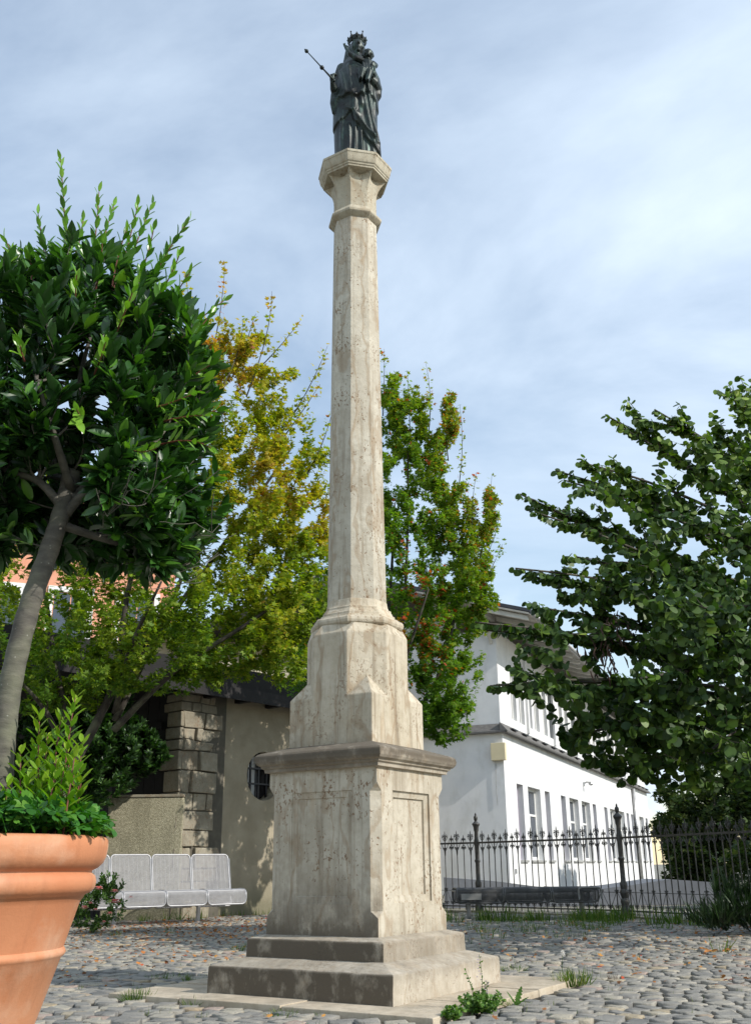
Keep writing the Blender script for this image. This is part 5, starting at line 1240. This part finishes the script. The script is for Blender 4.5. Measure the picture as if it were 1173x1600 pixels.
sh2 = [(A_(598, 650, 15.20), A_(600, 545, 15.20)), (A_(640, 680, 15.09), A_(636, 580, 15.09)), (A_(668, 690, 15.09), A_(665, 567, 15.09)), (A_(700, 720, 14.98), A_(702, 608, 14.98)), (A_(712, 780, 14.98), A_(718, 632, 14.98)), (A_(740, 860, 14.87), A_(744, 738, 14.87)), (A_(750, 870, 14.87), A_(768, 742, 14.87)), (A_(755, 920, 14.87), A_(785, 850, 14.87)), (A_(615, 680, 14.98), A_(618, 600, 14.98)), (A_(735, 910, 14.76), A_(780, 800, 14.76))]
def tf2(P):
    h = (P[:, 2]-2.5)/5.8; orange = np.exp(-(((P[:, 0]-.42)/.48)**2+((P[:, 2]-4.15)/.85)**2))*(P[:, 1] < 15.3)*(np.array([noise.noise(Vector(p)*2.6) for p in P]) > -.08)
    return np.clip(.18+.42*h+.25*np.clip(P[:, 0]-.6, 0, 1)+(RG.random(len(P)) < orange*.75+.012)*RG.uniform(.45, .8, len(P))+RG.normal(0, .13, len(P)), 0, 1)
maple('maple_tree', 'tall upright green maple with a patch of orange leaves, directly behind the stone column', b1, (.08, .045), bl2, None, 1250, 48, .060, M_map2, sh2, M_bark2, m2, tf2, 5)
# ------------------------------------------------------------------ round leaved tree on the right
KS = 1.3
def ks(p): return (p[0]*KS, p[1]*KS, .7+(p[2]-.7)*KS if p[2] > 0 else 0)
kb = Vector(ks((4.6, 8.8, 0))); kat = thing('redbud_tree', 'large dark tree with round leaves on long arching branches, reaching in from the right edge', 'tree', kb)
km = [ks(q) for q in [(4.6, 8.8, 0), (4.5, 8.75, 1.0), (4.2, 8.55, 1.9), (4.15, 8.5, 2.6), (4.1, 8.4, 3.4)]]
T3 = Tree(km, .14, .09); trunk_build(T3, 'trunk', M_bark2, kat, km, .14, .085, 14)
def limb3(st, tip, r0=.05, bend=(0, 0, .25), k=7): P_ = curve(ks(st), ks(tip), bend, k); T3.add_limb([tuple(p) for p in P_], r0, .008); return P_
xt = [(1180, 600, 7.4), (1140, 700, 7.4)]
tipsK = [((4.1, 8.4, 3.0), A_(905, 722, 7.2)), ((4.1, 8.4, 2.9), A_(868, 735, 7.2)), ((4.15, 8.5, 2.3), A_(812, 772, 7.1)), ((4.15, 8.5, 2.2), A_(805, 888, 6.9)), ((4.1, 8.4, 3.1), A_(945, 648, 7.2)), ((4.1, 8.4, 3.2), A_(1022, 640, 7.2)), ((4.1, 8.4, 3.3), A_(1140, 612, 7.4)), ((4.2, 8.5, 1.9), A_(742, 972, 6.5)), ((4.2, 8.5, 2.2), A_(835, 800, 7.0)), ((4.2, 8.5, 2.0), A_(850, 950, 6.8)), ((4.2, 8.5, 1.8), A_(765, 1072, 6.5)), ((4.2, 8.55, 1.9), A_(760, 985, 6.6)), ((4.2, 8.5, 1.7), A_(775, 1070, 6.6)), ((4.2, 8.5, 2.3), A_(820, 900, 7.0)), ((4.15, 8.5, 2.5), A_(830, 790, 7.2)), ((4.15, 8.45, 2.7), A_(880, 750, 7.2)), ((4.1, 8.4, 3.0), A_(965, 665, 7.2)), ((4.1, 8.4, 3.2), A_(1045, 655, 7.3)), ((4.1, 8.4, 3.4), A_(1150, 625, 7.4)),
         ((4.2, 8.5, 1.8), A_(900, 1150, 6.8)), ((4.2, 8.5, 1.6), A_(960, 1205, 7.0)), ((4.2, 8.5, 1.9), A_(1100, 1180, 6.6)), ((4.2, 8.5, 2.2), A_(870, 990, 6.6)), ((4.2, 8.5, 2.2), A_(1000, 1060, 6.0)), ((4.1, 8.5, 2.4), A_(1100, 950, 5.8)), ((4.1, 8.4, 2.8), A_(1050, 800, 6.4)), ((4.1, 8.4, 3.2), A_(1160, 720, 6.4)), ((4.15, 8.5, 2.6), A_(900, 870, 6.8)),
         ((4.1, 8.4, 3.2), (4.4, 8.2, 5.0)), ((4.1, 8.4, 3.2), (5.4, 8.6, 4.4)), ((4.2, 8.5, 2.4), (5.8, 8.4, 3.0)), ((4.2, 8.5, 2.4), (4.6, 6.4, 2.6)), ((4.2, 8.5, 2.6), (4.4, 10.8, 3.4)), ((4.2, 8.5, 2.2), (3.2, 10.2, 2.6))]
for a, b in tipsK: limb3(a, b, .030, (0, 0, RG.uniform(.05, .25)))
limbs_build(T3, M_bark2, kat)
ext = []
for a, b in tipsK[:28]: a, b = np.array(ks(a)), np.array(ks(b)); ext.append(curve(a+(b-a)*.35+np.array([0, 0, .15]), b, (0, 0, .06), 8))
def pb(x, y, Y, rx, ry, rd): return (A_(x, y, Y), (rx*Y/1560, rd, ry*Y/1560*1.1))
blk = [pb(1110, 800, 7.4, 110, 70, .9), pb(980, 850, 7.1, 75, 60, .6), pb(1150, 890, 7.0, 150, 110, 1.1), pb(1020, 900, 6.8, 100, 60, .8), pb(1090, 1040, 6.8, 140, 80, 1.0), pb(940, 1085, 6.7, 90, 42, .6), pb(855, 1035, 6.6, 60, 26, .4), pb(1010, 1150, 6.9, 100, 55, .7), pb(1140, 1160, 6.7, 110, 60, .9), pb(900, 890, 7.0, 45, 45, .5), pb(1000, 760, 7.2, 60, 45, .5), pb(920, 790, 7.1, 55, 45, .5), pb(1050, 720, 7.2, 60, 40, .5), pb(1140, 660, 7.5, 50, 40, .5), pb(1100, 720, 7.3, 60, 40, .5), pb(905, 1160, 6.8, 25, 40, .3), pb(980, 1090, 6.8, 80, 60, .7), pb(1080, 1130, 6.8, 100, 60, .8), pb(830, 1000, 6.6, 60, 22, .3), pb(815, 1065, 6.6, 50, 22, .3), pb(860, 1085, 6.6, 60, 30, .35), pb(1050, 1205, 6.9, 80, 30, .4), pb(985, 1200, 7.0, 60, 28, .4), pb(1173, 700, 7.6, 90, 70, .7), pb(1080, 950, 6.2, 100, 60, .5), pb(1250, 1000, 7.4, 160, 220, 1.6), ((5.9, 9.6, 3.3), (1.7, 1.5, 1.2)), ((6.8, 9.9, 3.9), (1.4, 1.4, 1.1)), ((5.4, 9.6, 2.3), (1.4, 1.2, .8)), ((5.3, 7.6, 3.0), (1.3, 1.1, .9)), ((6.1, 7.9, 3.6), (1.3, 1.1, .9)), ((5.2, 8.2, 2.1), (1.0, 1.0, .5)), pb(900, 1150, 6.8, 25, 35, .3)]
blk = [(ks(c), tuple(v*KS for v in r_)) for c, r_ in blk]
TT = crown_targets(blk, 3500, .2)
X_, Y_ = proj(TT); gap = ((X_ > 885) & (X_ < 985) & (Y_ > 955) & (Y_ < 1060) & (RG.random(len(TT)) < .88)) | ((X_ < 770) & (Y_ > 1000)) | ((Y_ > 1225))
gap |= (Y_ < 880) & (X_ < 1140) & (RG.random(len(TT)) < .5)
TT = TT[~gap]; TT = TT[np.argsort(np.linalg.norm(TT-np.array(km[3]), axis=1))]
for t in TT: T3.twig(t, .014, -.02)
SP, SD, SN, SS = [], [], [], []
def leafrow(Pp, step, size):
    L_ = np.linalg.norm(np.diff(Pp, axis=0), axis=1).sum(); n_ = max(4, int(L_/step)); k_ = len(Pp)-1
    for j, u_ in enumerate(np.linspace(.10, 1, n_)):
        k = min(int(u_*k_), k_-1); f = u_*k_-k; p = Pp[k]*(1-f)+Pp[k+1]*f; tn = unit(Pp[k+1]-Pp[k]); h = unit(np.cross(tn, [0, 0, 1.]))
        for s_ in (-1, 1):
            sd_ = h*s_*(.8 if j % 2 else .35)+np.array([0, 0, -.75+RG.normal(0, .35)])+RG.normal(0, .25, 3)
            SP.append(p+RG.normal(0, .006, 3)+unit(sd_)*.012); SD.append(unit(sd_*.8+tn*.35+RG.normal(0, .15, 3))); SN.append(unit(np.array([.25, -.45, .45])+h*s_*-.25+RG.normal(0, .5, 3))); SS.append(size*(1-.35*u_)*RG.uniform(.85, 1.15))
for e in list(ext):
    for j in range(5):
        u_ = RG.uniform(.25, .85); k = int(u_*7); p = e[k]; tn = unit(e[-1]-e[0]); q_ = p+(tn*RG.uniform(.5, .9)+rand_dir(1)[0]*[.35, .3, .55])*RG.uniform(.35, .7); ext.append(curve(p, q_, (0, 0, .03), 8))
for e in ext: leafrow(e, .040, .096)
for P_ in T3.tw: leafrow(P_[1:], .052, .092)
P, D, Nn, Sz = map(np.array, (SP, SD, SN, SS))
# drooping strings of leaves under the crown
dr = [(885, 1120, 1178), (905, 1125, 1195), (940, 1180, 1222), (870, 1100, 1140), (1000, 1170, 1215)]
tint = np.clip(RG.uniform(.05, .8, len(P))+(RG.random(len(P)) > .96)*.35+.25*np.clip((P[:, 2]-3.8)/2, -.5, 1), 0, 1)  # height term paints sunlight into the upper leaves, darker tint below
leaves('crown', TR, P, D, Nn, Sz, tint, M_kat, kat, nmax=290)
twigs_mesh(T3.tw, T3.twr, 'twigs', M_bark2, kat, 4, 'stuff'); twigs_mesh(ext, [np.linspace(.010, .0025, 8)]*len(ext), 'branch_ends', M_bark2, kat, 5, 'stuff')
pods = MB()
for i in range(90):
    p = Vector(at(random.gauss(952, 20), random.gauss(1000, 26), 9.2+random.uniform(-.4, .4))); pods.tube([p, p+Vector((random.uniform(-.02, .02), 0, -.04)), p+Vector((random.uniform(-.04, .04), random.uniform(-.02, .02), -.11))], [.004, .009, .003], 5)
pods.build('seed_pods', M_pod, kat, kind='stuff')
pt_ = []
for i in range(14):
    p = np.array(at(random.gauss(965, 22), random.gauss(985, 22), 9.2)); pt_.append(curve(p, p+np.array([random.uniform(-.2, .2), random.uniform(-.2, .2), random.uniform(-.05, .15)]), (0, 0, .02), 5))
twigs_mesh(pt_, [np.linspace(.006, .002, 5)]*14, 'pod_twigs', M_bark2, kat, 4, 'stuff')
# ------------------------------------------------------------------ shrubs
def shrub(name, label, cat, base, blobs, nt_, per, size, mt, T=TS, tint=None, up=.35, group=None, bk=None, shell=.4):
    th_ = thing(name, label, cat, base, group); b = np.array(base, float)
    tr = Tree([b, b+[0, 0, .1], b+[0, 0, .25]], .03, .02)
    TT = crown_targets(blobs, nt_, shell); TT = TT[np.argsort(np.linalg.norm(TT-b, axis=1))]
    for t in TT: t[2] = max(t[2], b[2]+.03); tr.twig(t, .009, .05)
    P, D, Nn, Sz = leafy(tr, per, .2, size, out=.8, up=up, spread=.8, jit=.02); k = P[:, 2] > b[2]-.005; P, D, Nn, Sz = P[k], D[k], Nn[k], Sz[k]
    ti = RG.uniform(0, 1, len(P)) if tint is None else tint(P)
    leaves('foliage', T, P, D, Nn, Sz, ti, mt, th_, smooth=False); twigs_mesh(tr.tw, tr.twr, 'stems', bk or M_bark2, th_, 4, 'stuff'); return th_
shrub('evergreen_shrub', 'tall dark evergreen shrub left of the dark timber gate, behind the low wall', 'shrub', (-4.3, 14.3, 0), [((-4.4, 14.9, 2.2), (.85, .7, .9)), ((-3.95, 15.1, 2.45), (.6, .5, .6)), ((-4.75, 14.5, 1.0), (.65, .6, .9)), ((-4.1, 15.0, 3.1), (.35, .35, .55)), ((-3.5, 15.3, 2.35), (.4, .3, .35)), ((-4.9, 14.2, 2.3), (.7, .6, .9))], 900, 44, .095, M_shrub, TS)
rs = shrub('rose_bush', 'low rose bush with small pink flowers at the left end of the pale bench', 'shrub', (-3.42, 12.6, 0), [((-3.42, 12.6, .30), (.40, .4, .30)), ((-3.32, 12.6, .48), (.27, .25, .20)), ((-3.6, 12.6, .45), (.25, .25, .25))], 110, 34, .045, leafmat('rose_leaf', [(0, (.03, .07, .015)), (.6, (.07, .14, .03)), (1, (.14, .22, .05))], trans=.3), TS)
def flower(P, r, m, parent, name='flower', k=7):
    mb = MB(); P = Vector(P)
    for ring_, (rr, zz, nn) in enumerate(((1., 0, 6), (.65, .25, 5), (.35, .4, 4))):
        for i in range(nn):
            a = 2*math.pi*i/nn+ring_*.5; d = Vector((math.cos(a), math.sin(a)*.8, .25+zz*.6)); t = Vector((-math.sin(a), math.cos(a), 0)); c = P+Vector((0, -.2*r, zz*r))
            mb.add([c, c+d*r*rr*.6+t*r*.42, c+d*r*rr, c+d*r*rr*.6-t*r*.42], [(0, 1, 2, 3)])
    return mb.build(name, m, parent)
for (x, y, r) in ((155, 1390, .055), (180, 1394, .045), (181, 1411, .065), (133, 1420, .05), (172, 1428, .035), (142, 1412, .03), (205, 1403, .032), (163, 1441, .025), (150, 1422, .03)): flower(at(x, y, 12.2), r*1.25, M_soilp, rs)
shrub('iris_clump', 'dark clump of long strap leaves at the right edge before the railing', 'plant', (4.0, 11.1, 0), [((4.0, 11.1, .26), (.65, .6, .26)), ((3.5, 11.0, .14), (.35, .35, .15)), ((4.5, 11.0, .34), (.6, .5, .28))], 190, 16, .21, leafmat('strap_leaf', [(0, (.010, .024, .008)), (1, (.03, .065, .016))], trans=.2), TG, up=1.6)
# weeds along the foot of the railing, under the benches, in the joints of the paving
def tuft(x, y, z, n, h, sp, mt=None, tint=(0, 1), lean=.5):
    a = RG.uniform(0, 2*np.pi, n); r = sp*np.sqrt(RG.random(n)); P = np.stack([x+r*np.cos(a), y+r*np.sin(a), np.full(n, z)], 1)
    D = unit(np.stack([np.cos(a)*lean*RG.random(n), np.sin(a)*lean*RG.random(n), np.full(n, .8)], 1)+RG.normal(0, .12, (n, 3))); Nn = unit(np.stack([np.cos(a), np.sin(a), np.full(n, .3)], 1)+RG.normal(0, .3, (n, 3)))
    return P, D, Nn, RG.uniform(.5, 1.1, n)*h, RG.uniform(tint[0], tint[1], n)
def cat_(L_): return [np.concatenate(x) for x in zip(*L_)]
acc = []
def line_tufts(a, b, step, n, h, sp, off=.25):
    a, b = Vector(a), Vector(b); L_ = (b-a).length; m = int(L_/step)
    for i in range(m):
        if random.random() < .25: continue
        p = a.lerp(b, (i+random.random())/m)+Vector((random.gauss(0, off), random.gauss(0, off), 0)); acc.append(tuft(p.x, p.y, -.012, random.randint(n//2, n), h*random.uniform(.5, 1.2), sp, tint=(.25, .9)))
line_tufts((1.0, 14.3, 0), (3.3, 14.2, 0), .06, 34, .20, .12, .2); line_tufts((1.2, 13.8, 0), (3.0, 14.0, 0), .10, 26, .16, .12); line_tufts((3.0, 14.4, 0), (4.0, 11.9, 0), .10, 30, .24, .14)
line_tufts((1.1, 12.2, 0), (3.0, 12.8, 0), .05, 30, .11, .14, .5); line_tufts((1.0, 10.6, 0), (2.6, 11.4, 0), .12, 22, .07, .12, .4); line_tufts((-3.2, 15.9, 0), (-1.9, 17.0, 0), .09, 24, .14, .09, .1); line_tufts((-3.9, 15.2, 0), (-2.6, 16.0, 0), .10, 22, .16, .08, .2)
line_tufts((-1.6, 7.55, 0), (-1.1, 7.0, 0), .05, 30, .05, .05, .05); line_tufts((-2.9, 12.2, 0), (-2.4, 12.4, 0), .12, 18, .09, .08, .15)
for i in range(800):
    Y = random.uniform(5, 14); X = random.uniform(-.4*Y, .42*Y); q_ = slab_uv(Vector((X, Y, 0)))
    if SU0 < q_[0] < SU1 and SW0 < q_[1] < SW1: continue
    acc.append(tuft(X, Y, -.02, random.randint(3, 9), random.uniform(.02, .05), .03, tint=(.2, 1)))
P, D, Nn, Sz, ti = cat_(acc); tag(leaves('grass', TG, P, D, Nn, Sz, ti, M_grass, None), 'thin grass and weeds growing in the paving joints and along the railing', 'grass')
# nearer tufts and weeds, each a thing
def tuft_thing(label, x, y, n, h, sp, kindL='grass_tuft', mt=None, T=TG, lean=.6, tint=(0, 1)):
    p = gnd(x, y, -.01); P, D, Nn, Sz, ti = tuft(p.x, p.y, p.z, n, h, sp, lean=lean, tint=tint)
    o = leaves(kindL, T, P-np.array(p), D, Nn, Sz, ti, mt or M_grass, None, kind='thing'); o.location = p
    return tag(o, label, 'grass' if kindL == 'grass_tuft' else 'weed', 'weeds in the paving joints')
M_lush = leafmat('weed_leaf', [(0, (.05, .12, .02)), (.6, (.10, .20, .03)), (1, (.20, .30, .06))], trans=.35)
tuft_thing('bushy grass tuft at the left corner of the flat stone apron', 212, 1563, 110, .075, .085, tint=(.1, .9), lean=1.0)
tuft_thing('sparse leaning weed on the front edge of the stone apron, left part', 300, 1571, 30, .06, .05, lean=1.3)
tuft_thing('low dark grass tuft on the front edge of the apron, below the lower step', 440, 1588, 90, .045, .075, lean=1.4)
tuft_thing('tiny weed just right of the orange leaf at the apron edge', 502, 1590, 26, .035, .028, lean=1.2)
tuft_thing('dry grass tuft with a dandelion clock, right of the apron', 895, 1540, 130, .11, .11, tint=(.3, 1), lean=.7)
tuft_thing('short grass tuft behind the right corner of the lower step', 803, 1518, 90, .055, .12, tint=(.2, .9), lean=1.1)
tuft_thing('dark thin weed on bare cobbles, right of the dandelion tuft', 955, 1532, 24, .055, .05, lean=1.4, mt=leafmat('purple_weed', [(0, (.06, .03, .03)), (1, (.10, .05, .04))]))
tuft_thing('dry moss cushion under the toothed dandelion leaves', 808, 1572, 120, .035, .075, lean=1.5, tint=(.6, 1))
tuft_thing('little grass tuft behind the left end of the upper step', 372, 1486, 40, .08, .06, lean=1.0)
def weed_bush(label, x, y, w_, h, n, tall=0):
    p = gnd(x, y, 0); th_ = thing('leafy_weed', label, 'weed', p, 'weeds in the paving joints'); b = np.array(p)
    stp, SP, SD, SN, SS = [], [], [], [], []
    for i in range(n):
        a = RG.uniform(0, 2*np.pi); r = w_*math.sqrt(RG.random()); t = b+np.array([r*math.cos(a), r*math.sin(a), h*RG.uniform(.45, 1)*(1-.4*r/w_)]); s0 = b+np.array([r*.3*math.cos(a), r*.3*math.sin(a), 0])
        Pp = curve(s0, t, RG.normal(0, .006, 3), 5); stp.append(Pp); m = 16
        q_, tn = along(Pp, m, .15); rd = rand_dir(m); SP.append(q_); SD.append(unit(np.cross(tn, rd)+[0, 0, .3])); SN.append(unit(np.array([0, -.3, 1.])+RG.normal(0, .5, (m, 3)))); SS.append(RG.uniform(.010, .019, m))
    P, D, Nn, Sz = map(np.concatenate, (SP, SD, SN, SS)); leaves('foliage', TR, P, D, Nn, Sz, RG.random(len(P)), M_lush, th_, smooth=False)
    twigs_mesh(stp, [np.linspace(.0015, .0008, 5)]*len(stp), 'stems', M_lush, th_, 3, 'stuff')
    if tall:
        for (dx_, hh, fl) in ((.0, .27, 1), (-.075, .20, 0), (.03, .15, 1)):
            Pp = curve(b+[dx_*.4, 0, 0], b+[dx_, 0, hh], (.01, 0, 0), 6); twigs_mesh([Pp], [np.linspace(.0018, .0008, 6)], 'stalk', M_lush, th_, 4)
            q_, tn = along(Pp, 26, .3); leaves('stalk_leaves', TS, q_, unit(np.cross(tn, rand_dir(26))+[0, 0, .4]), rand_dir(26), RG.uniform(.008, .02, 26), RG.random(26), M_lush, th_)
            if fl:
                for j in range(9): flower(b+[dx_+RG.normal(0, .007), RG.normal(0, .007), hh*(.55+.05*j)], .008, M_petal, th_, 'blossom')
M_petal = simple('pale_lilac_petal', (.72, .62, .72), .6)
weed_bush('bushy green weed with tall pale flower stalks, beside the right face of the lower step', 752, 1582, .125, .135, 80, 1)
weed_bush('small round leafy weed in front of the apron, left of the tall flowering weed', 708, 1592, .06, .07, 44)
# dandelion leaves: long toothed leaves from one root
dn = thing('dandelion', 'dandelion rosette with long toothed leaves standing up beside the flowering weed', 'weed', gnd(806, 1572, 0), 'weeds in the paving joints')
for (ex, ey, ez, wd) in ((.035, 0, .11, .020), (-.045, .01, .085, .012), (.07, -.01, .06, .008), (-.02, -.02, .05, .010), (.012, .03, .07, .012)):
    b = gnd(806, 1572, 0); e = b+Vector((ex, ey, ez)); mb = MB(); n = 12; sd_ = Vector((.75, .2, -.3)).normalized()
    vs = []
    for i in range(n+1):
        t = i/n; c = b.lerp(e, t)+Vector((0, 0, -.015*t*t)); wq = wd*math.sin(math.pi*min(t*.9+.1, 1))**.7*(1 if i % 2 else .45); vs += [c-sd_*wq, c+Vector((0, .002, 0)), c+sd_*wq]
    mb.cur = random.random()*.6; mb.add(vs, [(3*i+k, 3*i+k+1, 3*i+k+4, 3*i+k+3) for i in range(n) for k in (0, 1)]); mb.build('leaf', M_lush, dn, tint=True)
dc = thing('dandelion_clock', 'white dandelion seed head on a thin stem above the dry grass tuft', 'weed', gnd(881, 1540, 0)); b = gnd(881, 1540, 0)
hd_ = b+Vector((.004, 0, .185)); mb = MB(); mb.tube([b, b+Vector((-.006, 0, .09)), hd_], .0014, 4); mb.build('stem', M_lush, dc)
mb = MB(); mb.ball(hd_, .004, 6, 4)
for i in range(90): d = Vector(rand_dir(1)[0]); mb.tube([hd_, hd_+d*.014], .00035, 3); mb.ball(hd_+d*.0145, .0012, 4, 2)
mb.build('seed_head', simple('seed_fluff', (.75, .74, .70), .9), dc)
# yellow leaved plant near the iris
yp = thing('yellowing_plant', 'small yellow and orange leaved plant on the cobbles before the dark strap leaves', 'plant', gnd(1128, 1488, 0)); b = np.array(gnd(1128, 1488, 0))
P, D, Nn, Sz, ti = tuft(b[0], b[1], .0, 16, .16, .07, lean=.9, tint=(.5, 1)); leaves('foliage', TG, P, D, Nn, Sz, ti, M_grass, yp)
P = b+np.stack([RG.uniform(-.16, .16, 14), RG.uniform(-.05, .05, 14), RG.uniform(.01, .03, 14)], 1); leaves('dry_leaves', TB, P, rand_dir(14)*[1, 1, .2], rand_dir(14)*.3+[0, -.6, .8], RG.uniform(.05, .075, 14), RG.uniform(.3, .6, 14), M_dry, yp)
# fallen leaves: the near ones are things, the scatter by the bench is stuff
for lb, x, y, s_, tn in (('curled orange leaf lying under the low dark grass tuft at the apron edge', 424, 1588, .038, .7), ('small orange leaf at the apron edge beside the tiny weed', 508, 1587, .026, .72), ('dark red brown leaf on the cobbles below the bushy weed', 771, 1591, .034, .2), ('brown curled leaf on the cobbles right of the dandelion leaves', 853, 1577, .028, .3), ('pale yellow leaf lying on the sunny cobbles left of the steps', 222, 1489, .05, .85)):
    p = gnd(x, y, .012); o = leaves('fallen_leaf', TM, np.zeros((1, 3)), [[random.uniform(-1, 1), .4, .15]], [[.2, -.5, .8]], [s_], [tn], M_dry, None, kind='thing'); o.location = p; tag(o, lb, 'leaf', 'fallen leaves')
n = 2600; X = np.concatenate([RG.normal(-2.6, 1.0, 1500), RG.uniform(-2.5, 4.2, 1100)]); Y = np.concatenate([RG.normal(13.2, 2.0, 1500), RG.uniform(6.5, 14, 1100)]); k = (Y > 6.5) & (Y < 16.8) & (X > -4.6) & (X < 4.2) & ~((np.abs(X+.1) < 1.5) & (Y < 8.2)) & (hn.x*(X-HA.x)+hn.y*(Y-HA.y) > .05); X, Y = X[k], Y[k]; n = len(X)
leaves_o = leaves('leaf_litter', TM, np.stack([X, Y, RG.uniform(.004, .02, n)], 1), rand_dir(n)*[1, 1, .25], rand_dir(n)*.45+[0, 0, .9], RG.uniform(.022, .045, n), RG.uniform(0, 1, n), M_dry, None); tag(leaves_o, 'brown and yellow leaf litter scattered on the cobbles, thickest before the pale bench', 'leaves')
# ------------------------------------------------------------------ far trees on the right, beyond the building
def fartree(label, base, blobs, nt_, per, size, r=.2):
    th_ = thing('broadleaf_tree', label, 'tree', base, 'trees beyond the railing'); b = np.array(base, float); tr = Tree([b, b+[0, 0, 1.0], b+[.1, 0, 2.2], b+[0, 0, 3.2]], r, r*.6)
    trunk_build(tr, 'trunk', M_bark2, th_, tr.trunk, r, r*.6)
    TT = crown_targets(blobs, nt_, .45); TT = TT[np.argsort(np.linalg.norm(TT-b, axis=1))]
    for t in TT: tr.twig(t, .04, .05)
    P, D, Nn, Sz = leafy(tr, per, .3, size, out=.5, up=.1, spread=.9, jit=.18); leaves('crown', TM, P, D, Nn, Sz, RG.uniform(0, 1, len(P)), M_far, th_, smooth=False); twigs_mesh(tr.tw, tr.twr, 'twigs', M_bark2, th_, 3, 'stuff')
fartree('dark green tree right of the far end of the white building, beyond the railing', (10.0, 31, 0), [((10.1, 31, 2.0), (1.75, 2, 1.6)), ((11.0, 31.5, 3.0), (1.4, 1.5, 1.0)), ((9.35, 30.5, 1.2), (1.0, 1.3, 1.2)), ((8.95, 30.2, .9), (.75, .8, 1.2))], 300, 60, .16)
fartree('second dark tree further right beyond the railing, behind the arching branches', (12.4, 30, 0), [((12.6, 30, 2.4), (2.3, 2, 1.9)), ((13.3, 30, 3.9), (1.8, 1.6, 1.2)), ((11.2, 29, 1.4), (1.6, 1.3, 1.4))], 280, 55, .16)
fartree('low dark tree close behind the right part of the railing', (7.8, 17.6, 0), [((7.5, 17.8, .9), (1.2, 1.0, .9)), ((9.0, 17.5, 1.1), (1.5, 1.2, 1.1)), ((6.5, 18.2, .5), (.7, .7, .5))], 260, 50, .11, .1)
